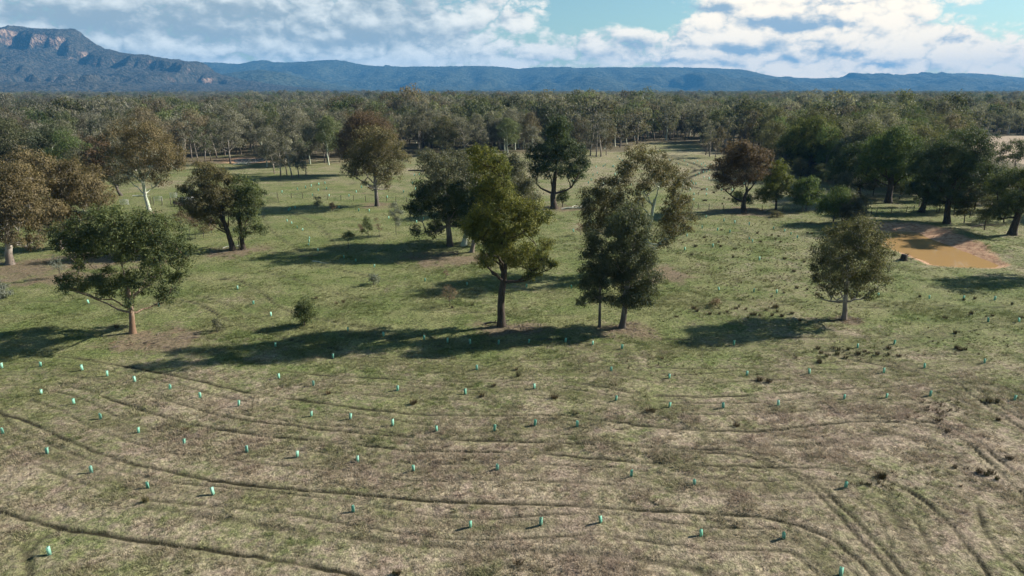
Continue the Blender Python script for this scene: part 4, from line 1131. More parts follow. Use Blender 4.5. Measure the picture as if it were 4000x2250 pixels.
for i, (u, v, kd, sc) in enumerate(BELT):
    x, y = gp(u, v)
    tall = ['squat dark gum', 'tall dark gum', 'broad dark gum'][(kd - 8) % 3]
    near_to = ('behind the rust brown tree' if u < 2000 else 'behind the small bushy trees' if u < 2180 else 'behind the dam' if u < 2390 else 'between the dam and the pale field')
    put_wood(x, y, kd, sc, rng.uniform(0, 6.28), '%s fronting the dark belt %s' % (tall, near_to), 'gums of the dark belt on the right')
for x, y in ind:
    u = 1288 + FPX * x / y * 0.985
    right = rng.uniform() < np.interp(u, [1750, 2000], [0.08, 0.75]) * np.interp(y, [260, 420], [1, .35])
    kd = int(rng.integers(7, 10)) if right else int(rng.integers(0, 7))
    place = next(t for lim, t in PLACES if u < lim)
    deep = 'at the woodland front' if y < edge_y(x, y) * 1.16 else ('inside the woodland' if y < edge_y(x, y) * 1.36 else 'deep in the woodland')
    lab = '%s %s, %s' % (KINDS[kd], deep, place)
    gr = wood_group
    put_wood(x, y, kd, rng.uniform(.74, 1.08), rng.uniform(0, 6.28), lab, gr)

# ---- points with instances
def points_object(name, pts, idx, rot, scl, protos, label, cat):
    me = bpy.data.meshes.new(name)
    me.vertices.add(len(pts))
    me.vertices.foreach_set('co', np.asarray(pts, np.float32).ravel())
    for key, typ, arr in (('idx', 'INT', np.asarray(idx, np.int32)), ('rot', 'FLOAT', np.asarray(rot, np.float32)), ('scl', 'FLOAT', np.asarray(scl, np.float32))):
        a = me.attributes.new(key, typ, 'POINT')
        a.data.foreach_set('value', arr)
    o = link(name, me)
    pcol = bpy.data.collections.new(name + '_kinds')
    for i, p in enumerate(protos):
        q = bpy.data.objects.new('%s_kind_%02d' % (name, i), p)
        pcol.objects.link(q)
    nt = bpy.data.node_groups.new(name + '_scatter', 'GeometryNodeTree')
    nt.interface.new_socket('Geometry', in_out='INPUT', socket_type='NodeSocketGeometry')
    nt.interface.new_socket('Geometry', in_out='OUTPUT', socket_type='NodeSocketGeometry')
    n = nt.nodes
    gi, go = n.new('NodeGroupInput'), n.new('NodeGroupOutput')
    ci = n.new('GeometryNodeCollectionInfo')
    ci.inputs[0].default_value = pcol
    ci.inputs[1].default_value = True
    ci.inputs[2].default_value = True
    ip = n.new('GeometryNodeInstanceOnPoints')
    def named(nm, typ):
        a = n.new('GeometryNodeInputNamedAttribute')
        a.data_type = typ
        a.inputs[0].default_value = nm
        return a.outputs[0]
    cx = n.new('ShaderNodeCombineXYZ')
    nt.links.new(named('rot', 'FLOAT'), cx.inputs[2])
    nt.links.new(gi.outputs[0], ip.inputs['Points'])
    nt.links.new(ci.outputs[0], ip.inputs['Instance'])
    ip.inputs['Pick Instance'].default_value = True
    nt.links.new(named('idx', 'INT'), ip.inputs['Instance Index'])
    nt.links.new(cx.outputs[0], ip.inputs['Rotation'])
    nt.links.new(named('scl', 'FLOAT'), ip.inputs['Scale'])
    nt.links.new(ip.outputs[0], go.inputs[0])
    md = o.modifiers.new('scatter', 'NODES')
    md.node_group = nt
    return tag(o, label, cat, kind='stuff')
def join2(name, a0, a1, b):
    a = a0.copy()
    bm = bmesh.new(); bm.from_mesh(a0); bm.from_mesh(a1); bm.to_mesh(a); bm.free()
    va = np.empty(len(a.vertices) * 3, np.float32); a.vertices.foreach_get('co', va)
    vb = np.empty(len(b.vertices) * 3, np.float32); b.vertices.foreach_get('co', vb)
    fa = np.empty(len(a.loops), np.int32); a.loops.foreach_get('vertex_index', fa)
    fb = np.empty(len(b.loops), np.int32); b.loops.foreach_get('vertex_index', fb)
    na, nb_ = len(a.polygons), len(b.polygons)
    lf = np.empty(nb_, np.float32); b.attributes['leaf'].data.foreach_get('value', lf)
    return mesh_np(name, np.concatenate([va, vb]), np.concatenate([fa, fb + len(va) // 3]).reshape(-1, 4), [a.materials[0], b.materials[0]],
                   fattr=dict(leaf=np.concatenate([np.zeros(na, np.float32), lf])), matidx=np.concatenate([np.zeros(na), np.ones(nb_)]))
FARP = []
for i, (h, w, c, n, lf, bk) in enumerate(spec):
    m = proto('far_gum%d' % i, 400 + i, h, w, c, n, lf, bk, 0.85, 0.62, 0.028 * h, twigs=0)
    FARP.append(join2('far_gum_kind%d' % i, *m))
F2 = scatter(700, 5200, lambda y: np.interp(y, [700, 1200, 2500, 5200], [9.5, 11.5, 17.0, 30.0]))
allp = np.vstack([rest, F2])
uu = 1288 + FPX * allp[:, 0] / allp[:, 1] * 0.985
fi = ~inside(allp[:, 0], allp[:, 1], field_xy)
# the wood stands clear of the escarpment's and the hills' lower slopes, which carry their own bush
allp, uu = allp[fi], uu[fi]
n = len(allp)
pr = np.interp(uu, [1750, 2050], [0.06, 0.55]) * np.interp(allp[:, 1], [300, 700], [1, .3])
idx = np.where(rng.uniform(size=n) < pr, rng.integers(7, 10, n), rng.integers(0, 7, n))
scl = rng.uniform(.66, 1.08, n) * np.clip(1 + 0.5 * fbm(allp[:, 0] / 70, allp[:, 1] / 140, 2, 8), .8, 1.25) * np.where(rng.uniform(size=n) < 0.08, 1.22, 1.0) * np.interp(allp[:, 1], [350, 900, 5000], [1.0, 0.88, 0.95])
pz = ground_z(allp[:, 0], allp[:, 1]) - 0.05
points_object('far_woodland', np.column_stack([allp, pz]), idx, rng.uniform(0, 6.28, n), scl, FARP, 'grey green gum woodland spreading over the plain to the hills', 'woodland')
# scrub under the woodland's edge
print('individual woodland trees', len(ind), 'far', n)

# ------------------------------------------------------------------ grass
def mat_grass():
    m, nb, out = material('grass_blades')
    oi = nb.new('ShaderNodeObjectInfo')
    g = nb.new('ShaderNodeGroup', node_tree=grp)
    nb.l.new(oi.outputs['Location'], g.inputs[0])
    k = nb.attr('leaf')
    c = nb.vm('SCALE', g.outputs[0], nb.ss(nb.math('ADD', nb.math('MULTIPLY', k, 0.6), nb.math('MULTIPLY', oi.outputs['Random'], 0.4)), 0, 1, 0.72, 1.75, lin=True))
    d = nb.new('ShaderNodeBsdfPrincipled')
    nb.l.new(c, d.inputs['Base Color'])
    d.inputs['Roughness'].default_value = 0.7
    d.inputs['Specular IOR Level'].default_value = 0.2
    tr = nb.new('ShaderNodeBsdfTranslucent')
    nb.l.new(c, tr.inputs['Color'])
    mx = nb.new('ShaderNodeMixShader')
    mx.inputs[0].default_value = 0.35
    nb.l.new(d.outputs[0], mx.inputs[1])
    nb.l.new(tr.outputs[0], mx.inputs[2])
    nb.l.new(mx.outputs[0], out.inputs['Surface'])
    return m
def blades(name, seed, n, rad, h, lean, width, mat):
    r = np.random.default_rng(seed)
    a = r.uniform(0, 2 * math.pi, n)
    d = rad * np.sqrt(r.uniform(0, 1, n))
    root = np.stack([np.cos(a) * d, np.sin(a) * d, np.full(n, -0.03)], 1)
    out = np.stack([np.cos(a), np.sin(a), np.zeros(n)], 1) * (0.35 + d / rad)[:, None] + r.normal(size=(n, 3)) * 0.45
    out[:, 2] = 0
    H = h * r.uniform(0.55, 1.15, n)
    tip = root + out * (lean * H)[:, None] + np.stack([0 * H, 0 * H, H], 1)
    mid = root * 0.5 + tip * 0.5 + np.stack([0 * H, 0 * H, H * 0.16], 1) - out * (lean * H * 0.2)[:, None]
    b = r.uniform(0, 2 * math.pi, n)
    s = np.stack([np.cos(b), np.sin(b), np.zeros(n)], 1) * width
    v = np.stack([root - s, root + s, mid + s * 0.8, mid - s * 0.8, tip + s * 0.15, tip - s * 0.15], 1)
    i = np.arange(n)[:, None] * 6
    f = np.concatenate([i + np.array([[0, 1, 2, 3]]), i + np.array([[3, 2, 4, 5]])], 0)
    val = r.uniform(size=n)
    return mesh_np(name, v.reshape(-1, 3), f, mat, fattr=dict(leaf=np.concatenate([val, val])))
mg = mat_grass()
TUFT = [blades('tuft_a', 1, 16, 0.16, 0.17, 0.9, 0.016, mg), blades('tuft_b', 2, 20, 0.20, 0.15, 1.2, 0.018, mg), blades('tuft_c', 3, 14, 0.13, 0.24, 0.7, 0.014, mg),
        blades('tuft_d', 4, 22, 0.24, 0.19, 1.0, 0.018, mg), blades('tuft_e', 5, 12, 0.11, 0.31, 0.6, 0.013, mg)]
rg = np.random.default_rng(5)
cell = np.gradient(yy)
area = np.repeat(cell * (2 * hw / NC), NC)
patch = np.clip(0.9 + 2.2 * fbm(GX / 1.8, GY / 1.8, 3, 44) + 1.0 * fbm(GX / 9, GY / 9, 2, 45), 0.04, 3)
dn = np.interp(GY, [18, 28, 45, 65, 90, 130, 170], [0, 17, 15, 8.5, 4.5, 1.6, 0])
wgt = area * dn * patch * np.clip(1 - 1.0 * bald, 0, 1) * (1 - 0.92 * litter) * (1 - mud) * (1 - 0.45 * band) * (np.abs(GX) < 0.80 * GY + 9)
cnt = rg.poisson(wgt)
ids = np.repeat(np.arange(len(GX)), cnt)
n = len(ids)
sx_ = np.repeat(2 * hw / NC, NC)[ids]
sy2 = np.repeat(cell, NC)[ids]
tx = GX[ids] + rg.uniform(-.5, .5, n) * sx_
ty = GY[ids] + rg.uniform(-.5, .5, n) * sy2
sc = rg.uniform(0.5, 1.15, n) * np.clip(0.85 + 0.9 * fbm(tx / 5, ty / 5, 2, 46), 0.5, 1.4)
kind = np.where(rg.uniform(size=n) < 0.82, rg.integers(0, 4, n), 4)
points_object('pasture_grass', np.stack([tx, ty, GZ[ids]], 1), kind, rg.uniform(0, 6.28, n), sc, TUFT, 'short dry and green grass covering the paddock', 'grass')
print('tufts', n)

# ------------------------------------------------------------------ tussocks of rush
m_rush, nb, out = material('rush')
k = nb.attr('leaf')
principled(nb, out, nb.mix(k, (0.060, 0.045, 0.025), (0.165, 0.120, 0.062)), 0.8, 0.15)
m_rushg, nb, out = material('rush_green')
principled(nb, out, nb.mix(nb.attr('leaf'), (0.055, 0.055, 0.024), (0.16, 0.135, 0.06)), 0.8, 0.15)
RUSH = [blades('rush_a', 11, 110, 0.20, 0.52, 0.32, 0.010, m_rush), blades('rush_b', 12, 120, 0.24, 0.44, 0.38, 0.010, m_rush), blades('rush_c', 13, 90, 0.17, 0.58, 0.25, 0.010, m_rushg)]
TUS = [Z6(*p) for p in [(84, 1172), (107, 1190), (207, 1212), (278, 1210), (272, 1172), (338, 1198), (425, 1158), (405, 1174), (478, 1180), (496, 1242), (522, 1218), (547, 1218), (582, 1224), (630, 1184), (676, 1222), (690, 1165), (712, 1165), (714, 1194), (750, 1227), (825, 1210), (885, 1260),
       (1015, 1067), (765, 1052), (860, 1017), (940, 1030), (1790, 1082), (1980, 1250), (2055, 1362), (2178, 1214), (2336, 1230), (2484, 1142), (2204, 1097), (2120, 1110), (163, 634), (295, 577), (273, 669), (286, 702), (95, 702), (400, 722), (590, 670), (563, 604), (672, 622), (700, 655), (740, 674), (724, 632),
       (770, 800), (840, 892), (380, 787), (68, 770), (915, 822), (940, 607), (973, 614), (2557, 1247), (1600, 772), (1660, 774), (1690, 776), (1560, 768), (300, 382), (160, 356), (176, 356), (350, 345), (315, 340), (236, 295), (300, 268), (120, 300), (145, 276), (70, 262)]]
TUS += [B3(*p) for p in [(1540, 82), (1550, 168), (1600, 175), (1570, 176), (765, 162), (783, 188), (855, 160), (883, 170), (875, 198), (937, 170), (815, 208), (775, 240), (640, 217), (1165, 165), (1165, 200), (1222, 210), (437, 342), (488, 354), (302, 605), (1445, 578), (1786, 572), (1847, 788), (1115, 890), (1135, 892),
        (1680, 867), (1718, 882), (1750, 872), (1778, 905), (1540, 837), (1500, 637), (1735, 467), (1780, 467), (995, 195), (1050, 190), (1100, 200), (1030, 180)]]
TUS += [B2(*p) for p in [(990, 283), (1002, 318), (862, 374), (1207, 445), (795, 432), (1740, 527), (1760, 525), (1817, 220), (405, 477), (420, 470), (1010, 1385), (990, 1388), (300, 1440), (325, 1436)]]
TUS += [B1(*p) for p in [(1047, 628), (1860, 420), (825, 1032)]]
TUS += [Z5(*p) for p in [(838, 1160), (988, 1142), (2530, 1236), (15, 1120)]] + [Z4(*p) for p in [(2385, 1095), (2540, 1130), (880, 1312)]]
def where(u, v):
    if v < 560: return 'far grass near the woodland on the right'
    if v < 730: return 'green slope left of the dam'
    if u > 1690 and v < 810 and u < 2080: return 'upper cluster left of the round gum'
    if v < 850: return 'grass at the height of the single trees'
    if u > 1950 and u < 2300 and v < 920: return 'cluster below the round gum shadow'
    if u > 2300: return 'dry grass at the right edge'
    if v > 1380: return 'dry grass along the bottom edge'
    return 'open grass in the foreground'
rt = np.random.default_rng(8)
for i, (u, v) in enumerate(TUS):
    x, y = gp(u, v)
    kd = int(rt.choice([0, 0, 1, 1, 2]))
    big = 0.85 if v > 730 else 0.95
    s = float(rt.uniform(0.72, 1.2)) * big
    if v > 1380: s *= 0.9
    o = link('rush_tussock', RUSH[kd], None, (x, y, gz(x, y) - 0.02), (0, 0, rt.uniform(0, 6.28)))
    o.scale = (s, s, s)
    w = where(u, v)
    tag(o, 'dark brown spiky rush tussock in the ' + w, 'tussock', 'rush tussocks in the ' + w)
# little reddish rush sprouts, far too many to count
rs = np.random.default_rng(9)
pts = []
for (u0, v0, su, sv, n) in [(2370, 1030, 60, 22, 70), (2200, 1215, 50, 12, 25), (2190, 890, 90, 14, 60), (2330, 1190, 110, 60, 40), (2480, 860, 120, 25, 60), (1900, 690, 260, 70, 620), (1850, 600, 200, 40, 380), (2060, 640, 200, 60, 260), (1780, 500, 120, 26, 90), (2150, 780, 300, 30, 80), (1700, 930, 260, 30, 60)]:
    for _ in range(n):
        u, v = rs.normal(u0, su * .7), rs.normal(v0, sv * .7)
        x, y = gp(u, v)
        if not inside(np.array([x]), np.array([y]), pc + (pond_xy - pc) * 1.2)[0]:
            pts.append((x, y, gz(x, y)))
n = len(pts)
SPR = [blades('sprout_a', 21, 16, 0.06, 0.24, 0.4, 0.009, m_rush), blades('sprout_b', 22, 20, 0.09, 0.18, 0.6, 0.009, m_rushg)]
points_object('rush_sprouts', pts, rs.integers(0, 2, n), rs.uniform(0, 6.28, n), rs.uniform(.6, 1.3, n), SPR, 'scattered little rush sprouts in the grass', 'rushes')

# ------------------------------------------------------------------ tree guards
m_guard, nb, out = material('guard_plastic')
d = nb.new('ShaderNodeBsdfPrincipled')
o3 = nb.new('ShaderNodeTexCoord').outputs['Object']
gr = nb.new('ShaderNodeObjectInfo').outputs['Random']
gc = nb.mix(nb.ss(gr, 0, 1, lin=True), (0.20, 0.55, 0.41), (0.36, 0.68, 0.55))
gc = nb.mix(nb.ss(nb.noise(o3, 6.0, 3), .45, .75, 0, .35), gc, (0.48, 0.72, 0.60))
nb.l.new(gc, d.inputs['Base Color'])
d.inputs['Roughness'].default_value = 0.4
tr = nb.new('ShaderNodeBsdfTranslucent')
nb.l.new(gc, tr.inputs['Color'])
mx = nb.new('ShaderNodeMixShader')
mx.inputs[0].default_value = 0.42
nb.l.new(d.outputs[0], mx.inputs[1])
nb.l.new(tr.outputs[0], mx.inputs[2])
nb.l.new(mx.outputs[0], out.inputs['Surface'])
m_stake, nb, out = material('stake_wood')
principled(nb, out, nb.mix(nb.noise(nb.new('ShaderNodeTexCoord').outputs['Object'], 9.0), (0.17, 0.12, 0.07), (0.30, 0.22, 0.14)), 0.9)
LEAF['seed'] = mat_leaf('leaf_seedling', (0.05, 0.07, 0.03), (0.10, 0.13, 0.05))
def guard_meshes():
    # a folded three sided sleeve, open above, its walls 5 mm thick and its top edge cut a little askew
    R_, h = 0.125, 0.50
    g = Geo()
    a = [R(90 + 120 * i) for i in range(3)]
    for i in range(3):
        p, q = np.array((math.cos(a[i]), math.sin(a[i]))) * R_, np.array((math.cos(a[(i + 1) % 3]), math.sin(a[(i + 1) % 3]))) * R_
        nrm = (p + q) / np.linalg.norm(p + q) * 0.006
        zt = (h, h + 0.035, h - 0.01, h + 0.012)
        v = []
        for off in (0, 1):
            for (c, z0, z1) in ((p, -0.04, zt[i]), (q, -0.04, zt[(i + 1) % 3])):
                w = c - nrm * off
                v += [(w[0], w[1], z0), (w[0], w[1], z1)]
        g.add(v, [(0, 2, 3, 1), (4, 5, 7, 6), (1, 3, 7, 5), (0, 4, 6, 2), (0, 1, 5, 4), (2, 6, 7, 3)])
    s = Geo()
    for k in (0, 1):
        s.box((math.cos(a[k]) * (R_ - 0.028), math.sin(a[k]) * (R_ - 0.028), 0.26), (0.022, 0.022, 0.66 + 0.02 * k))
    rng = np.random.default_rng(3)
    v, f, lf, _ = leaf_quads(rng, [((0, 0, 0.30), (0.05, 0.05, 0.12)), ((0, 0, 0.42), (0.045, 0.045, 0.08))], 0.05, 0.5)
    return g.mesh('guard_sleeve', m_guard), s.mesh('guard_stakes', m_stake), mesh_np('guard_seedling', v, f, LEAF['seed'], fattr=dict(leaf=lf))
GM = guard_meshes()
ORD = ['first', 'second', 'third', 'fourth', 'fifth', 'sixth', 'seventh', 'eighth', 'ninth', 'tenth', 'eleventh', 'twelfth', 'thirteenth', 'fourteenth', 'fifteenth', 'sixteenth', 'seventeenth', 'eighteenth', 'nineteenth', 'twentieth']
rgd = np.random.default_rng(31)
def guard(u, v, label, group, tall=1.0):
    x, y = gp(u, v)
    o = empty('tree_guard', (x, y, gz(x, y)), float(rgd.uniform(0, 6.28)))
    o.rotation_euler = (float(rgd.normal() * 0.07), float(rgd.normal() * 0.07), float(rgd.uniform(0, 6.28)))
    s = 0.94 * tall * float(rgd.uniform(0.92, 1.08))
    o.scale = (s, s, s)
    link('sleeve', GM[0], o)
    if y < 130:
        link('stakes', GM[1], o)
    if y < 75 and rgd.uniform() < 0.7:
        link('seedling', GM[2], o)
    tag(o, label, 'tree guard', group)
def b1(*a): return [B1(*p) for p in a]
def b2(*a): return [B2(*p) for p in a]
def b3(*a): return [B3(*p) for p in a]
GROWS = [
 ('in the nearest row along the bottom', b1((279, 1327)) + b2((728, 1173), (1130, 1158), (1469, 1148)) + b3((103, 1223), (573, 1238), (895, 1446)) + b2((70, 1089))),
 ('in the second row up, left half', b1((20, 642), (269, 760), (519, 862), (840, 950), (1206, 985))),
 ('in the third row from the bottom', b1((233, 421), (418, 475), (573, 559), (783, 638), (1043, 704), (1399, 746), (1680, 776)) + b2((92, 804), (410, 852), (884, 850), (1644, 886)) + b3((67, 935), (921, 947))),
 ('in the curved row below the broad tree', b1((10, 270), (230, 262), (464, 279), (605, 312), (763, 343), (963, 387), (1134, 437), (1351, 481), (1761, 544)) + b2((51, 559), (290, 595), (539, 628), (869, 626), (1097, 599), (1337, 605))),
 ('in the row just below the big tree shadows', b1((1579, 327), (1776, 368)) + b2((320, 400), (702, 421), (1092, 392), (1555, 459), (1857, 497)) + b3((229, 502), (541, 488), (912, 451), (1152, 444), (1399, 432), (1875, 457))),
 ('in the sparse row below the foreground pair', b1((1884, 212)) + b2((768, 283), (1528, 291), (1856, 332)) + b3((363, 315), (717, 304), (1138, 299), (1367, 274), (1706, 248))),
 ('in the row through the shadow of the foreground pair', b1((1558, 146)) + b2((36, 61), (240, 89), (469, 110), (601, 126), (730, 132), (891, 135), (1061, 129), (1268, 125), (1422, 139), (1588, 160)) + b3((290, 138), (990, 158), (1197, 140))),
 ('in the row right of the round gum', [Z6(*p) for p in [(1477, 1078), (1860, 1095), (2115, 1099), (2352, 1107)]]),
 ('of the pair at the right edge below the dam', [Z6(2306, 1272), Z6(2537, 1275)]),
 ('in the row left of the round gum', [Z6(276, 1032), Z6(539, 1044), Z6(710, 1052)]),
 ('between the broad tree and the dense shrub', [Z4(*p) for p in [(668, 1132), (1202, 1152), (1792, 1022), (1913, 1136), (2043, 1220)]]),
 ('in the shade behind the tall gum', [Z5(*p) for p in [(633, 957), (947, 990), (1397, 1005), (1738, 1014)]]),
 ('in the row by the shadow left of the central cluster', [Z5(22, 787), Z5(109, 812), Z5(249, 854)]),
 ('running down right of the touching pair', [Z4(*p) for p in [(2168, 512), (2200, 529), (2245, 562), (2282, 580), (2335, 643), (2332, 666), (2330, 694), (2400, 734)]]),
]
for where_, pts in GROWS:
    pts = sorted(pts)
    for i, (u, v) in enumerate(pts):
        lab = '%s green guard from left %s' % (ORD[i], where_)
        guard(u, v, lab, 'tree guards ' + where_)
FARG = [('pale green guard in the grass before the fence behind the saplings', [Z4(*p) for p in [(2178, 434), (2190, 420), (2227, 411), (2558, 407)]] + [Z5(*p) for p in [(131, 432), (210, 435), (358, 489), (617, 497), (568, 520)]]),
 ('tiny pale guard on the far grass around the paddock gum', [Z4(*p) for p in [(2482, 322), (2403, 283), (2465, 272), (2358, 319), (2348, 255), (2307, 265), (2247, 276), (2453, 232), (2405, 242), (2128, 297)]] + [Z5(*p) for p in [(346, 330), (58, 322), (113, 292), (153, 260), (560, 272), (470, 292), (538, 230), (552, 168), (590, 162)]]),
 ('tiny pale guard on the far open grass right of the dense dark tree', [Z5(*p) for p in [(1460, 307), (1900, 167), (1923, 107), (1930, 152), (2045, 102), (2055, 102), (2065, 162), (2080, 152), (2100, 47), (2085, 27), (2120, 59), (1885, 207), (1755, 227), (1748, 217), (1978, 102), (1990, 92), (1305, 92), (1865, 227), (1975, 237), (2185, 242), (2510, 52), (2478, 57), (2540, 137), (2545, 87)]]
   + [Z6(*p) for p in [(12, 60), (38, 92), (85, 78), (110, 65), (142, 88), (158, 77), (170, 102), (212, 106), (215, 96), (202, 132), (182, 143), (157, 146), (124, 157), (100, 172), (160, 186), (200, 194), (66, 214), (80, 232), (100, 236), (57, 278), (180, 278), (85, 312), (180, 312), (82, 352), (295, 280), (372, 280), (463, 232), (855, 250), (823, 340)]]),
 ('pale green guard on the green slope between the white limbed gum and the dam', [Z6(*p) for p in [(148, 562), (262, 580), (393, 523), (503, 539), (312, 510), (178, 482), (358, 598), (686, 573), (767, 594), (815, 618), (866, 644), (505, 652), (527, 672), (33, 624), (230, 704), (17, 727), (579, 806)]]),
 ('lone pale green guard on the grass between the central cluster and the white limbed gum', [Z5(1753, 587)])]
for lab, pts in FARG:
    for u, v in pts:
        l2 = lab
        if len(pts) > 30:
            l2 = 'tiny guard on far grass %s, %s' % ('near the woodland' if v < 425 else ('around the curving track' if v < 455 else 'near the right fence'),
                 'just right of the dark tree' if u < 1520 else ('above the white limbed gum' if u < 1700 else ('left of the rust brown tree' if u < 1770 else 'under the rust brown tree')))
        elif pts[0][1] > 540 and len(pts) > 15:
            l2 = 'pale green guard %s the slope left of the dam, %s' % ('high on' if v < 570 else ('midway down' if v < 605 else 'low on'), 'left part' if u < 1800 else ('middle part' if u < 1900 else 'right part'))
        guard(u, v, l2, ('guards: ' + lab) if len(pts) > 1 else None, 1.12 if v > 480 else 1.35)

# ------------------------------------------------------------------ fences, yards, fallen timber
m_post, nb, out = material('post_wood')
principled(nb, out, nb.mix(nb.noise(nb.new('ShaderNodeTexCoord').outputs['Object'], 6.0), (0.055, 0.045, 0.035), (0.12, 0.10, 0.08)), 0.9)
m_steel, nb, out = material('galvanised_steel')
principled(nb, out, nb.mix(nb.noise(nb.new('ShaderNodeTexCoord').outputs['Object'], 4.0), (0.42, 0.44, 0.45), (0.62, 0.63, 0.63)), 0.45, 0.5, Metallic=0.3)
gpst = Geo(); gpst.tube([(0, 0, -0.2), (0, 0, 0.6), (0, 0, 1.25)], (0.075, 0.07, 0.065), 7); gpst.box((0, 0, 1.248), (0.08, 0.08, 0.006))
PM = gpst.mesh('fence_post', m_post)
def fence(name, label, line, gapm):
    xy = cr([gp(*p) for p in line], gapm)
    o = empty(name, (xy[0][0], xy[0][1], 0))
    zs = [gz(*q) for q in xy]
    rr = np.random.default_rng(len(xy))
    for q, z in zip(xy, zs):
        link('post', PM, o, (q[0] - xy[0][0], q[1] - xy[0][1], z + rr.normal() * 0.04), (rr.normal() * .03, rr.normal() * .03, 0))
    g = Geo()
    for h in (0.3, 0.6, 0.9, 1.15):
        g.tube([(q[0] - xy[0][0], q[1] - xy[0][1], z + h) for q, z in zip(xy, zs)], 0.006, 3)
    link('wires', g.mesh('fence_wires', m_steel), o)
    tag(o, label, 'fence')
fence('wire_fence', 'wire fence on thin posts crossing the grass behind the paddock gum', [(640, 494), (667, 496), (733, 498), (790, 500), (858, 503), (920, 505), (973, 506), (1023, 508), (1110, 511), (1180, 514), (1260, 516)], 5.2)
fence('wire_fence', 'wire fence on thin posts before the right woodland, running past the dam', [(1690, 522), (1732, 523), (1756, 526), (1820, 528), (1917, 531), (2017, 534), (2084, 534), (2177, 540), (2204, 539), (2280, 533), (2317, 530), (2400, 540), (2480, 560)], 5.0)
def panel(label, Z, x, y, w, rz, h=1.25, rails=6, mat=None, name='steel_gate_panel'):
    px, py = gp(*Z(x, y))
    o = empty(name, (px, py, gz(px, py)), rz)
    mat = mat or m_steel
    for s in (-1, 1):
        g = Geo(); g.tube([(s * w / 2, 0, -.02), (s * w / 2, 0, h / 2), (s * w / 2, 0, h)], 0.03, 6)
        link('upright', g.mesh('upright', mat), o)
    for i in range(rails):
        z = 0.18 + (h - 0.2) * i / (rails - 1)
        g = Geo(); g.box((0, 0, z), (w, 0.035, 0.06))
        link('rail', g.mesh('rail', mat), o)
    tag(o, label, 'gate panel')
panel('white steel gate panel standing alone left of the white trunk', Z4, 940, 385, 1.9, 0.05)
panel('low steel gate panel just right of the white trunk', Z4, 1195, 355, 1.8, 0.1, 1.0, 4)
panel('steel gate panel above the loading ramp', Z4, 1312, 335, 1.7, 0.0, 1.3, 6)
panel('steel gate panel right behind the upright tree', Z4, 2060, 372, 2.6, 0.15, 1.2, 5, m_post, 'timber_rail_panel')
# grey steel yard crate
px, py = gp(*Z4(1415, 388))
o = empty('stock_crate', (px, py, gz(px, py)), 0.25)
g = Geo(); g.box((0, 0, 0.22), (3.1, 1.7, 0.10)); link('floor_deck', g.mesh('floor_deck', m_steel), o)
for s in (-1, 1):
    for i in range(7):
        g = Geo(); g.box((0, s * 0.84, 0.42 + i * 0.21), (3.1, 0.035, 0.10)); link('rail', g.mesh('rail', m_steel), o)
for i in range(6):
    for s in (-1, 1):
        g = Geo(); g.box((-1.5 + i * 0.6, s * 0.80, 1.0), (0.06, 0.05, 1.6)); link('upright', g.mesh('upright', m_steel), o)
tag(o, 'grey steel stock crate with railed sides left of the touching pair', 'stock crate')
px, py = gp(*Z4(1345, 398))
o = empty('loading_ramp', (px, py, gz(px, py)), 0.3)
Mr = Matrix.Rotation(R(16), 3, 'Y')
g = Geo(); g.box((0, 0, 0.45), (2.0, 0.9, 0.08), M=Mr); link('deck', g.mesh('deck', m_post), o)
for s in (-1, 1):
    g = Geo(); g.box((0, s * 0.45, 0.75), (2.0, 0.05, 0.35), M=Mr); link('side_board', g.mesh('side_board', m_post), o)
    g = Geo(); g.box((-0.8, s * 0.40, 0.3), (0.1, 0.1, 0.66)); link('leg', g.mesh('leg', m_post), o)
tag(o, 'dark timber loading ramp in front of the steel stock crate', 'ramp')
for i, (x, y) in enumerate([(1140, 380), (1160, 384), (1225, 385), (1290, 386), (1312, 384), (1330, 388), (1352, 382)]):
    px, py = gp(*Z4(x, y))
    o = link('yard_post', PM, None, (px, py, gz(px, py)), (0.04, 0.02, 0))
    o.scale = (1.1, 1.1, 1.35)
    tag(o, 'bare timber yard post between the white trunk and the stock crate', 'post', 'bare yard posts')

def branch(name, label, u, v, L, rz, seed, mat='grey', r0=0.07, arch=0.12, nside=4, cat='branch', group=None):
    x, y = gp(u, v)
    rr = np.random.default_rng(seed)
    g = Geo()
    p = np.array([(0, 0, 0.03), (L * .3, L * .04, 0.06 + arch * L * .4), (L * .65, -L * .03, 0.05 + arch * L * .5), (L, L * .06, 0.04)])
    g.tube(p, np.linspace(r0, r0 * .35, 4), 6)
    for i in range(nside):
        k = rr.uniform(.25, .9)
        a = np.array([np.interp(k, [0, .3, .65, 1], p[:, j]) for j in range(3)])
        b = a + np.array((rr.uniform(.1, .5) * L, rr.choice([-1, 1]) * rr.uniform(.15, .4) * L, rr.uniform(-.02, .22) * L))
        b[2] = max(b[2], 0.03)
        limb(rr, a, b, r0 * .5, r0 * .14, g, -.05, 4, 4)
    o = link(name, g.mesh(name, BARK[mat], True), None, (x, y, gz(x, y)), (0, 0, rz))
    tag(o, label, cat, group)
u, v = Z4(1390, 1400); branch('fallen_branch', 'pale bent branch on the litter right of the tan trunk', u, v, 1.5, 0.5, 1, 'pale', .05, .1, 2)
u, v = Z4(1250, 1400); branch('fallen_branch', 'long thin pale stick on the litter below the tan trunk', u, v, 1.9, 0.12, 2, 'pale', .035, .02, 2)
u, v = Z4(1080, 1425); branch('fallen_branch', 'forked grey branch lying nearest below the tan trunk', u, v, 1.6, -0.3, 3, 'grey', .045, .05, 5)
u, v = Z4(870, 1330); branch('fallen_branch', 'small branch left of the tan trunk', u, v, 1.0, 0.6, 4, 'grey', .05, .1, 3)
u, v = Z4(1680, 715); branch('fallen_limb', 'white dead limb at the foot of the leaning tree', u, v, 2.6, 0.5, 5, 'white', .11, .16, 5)
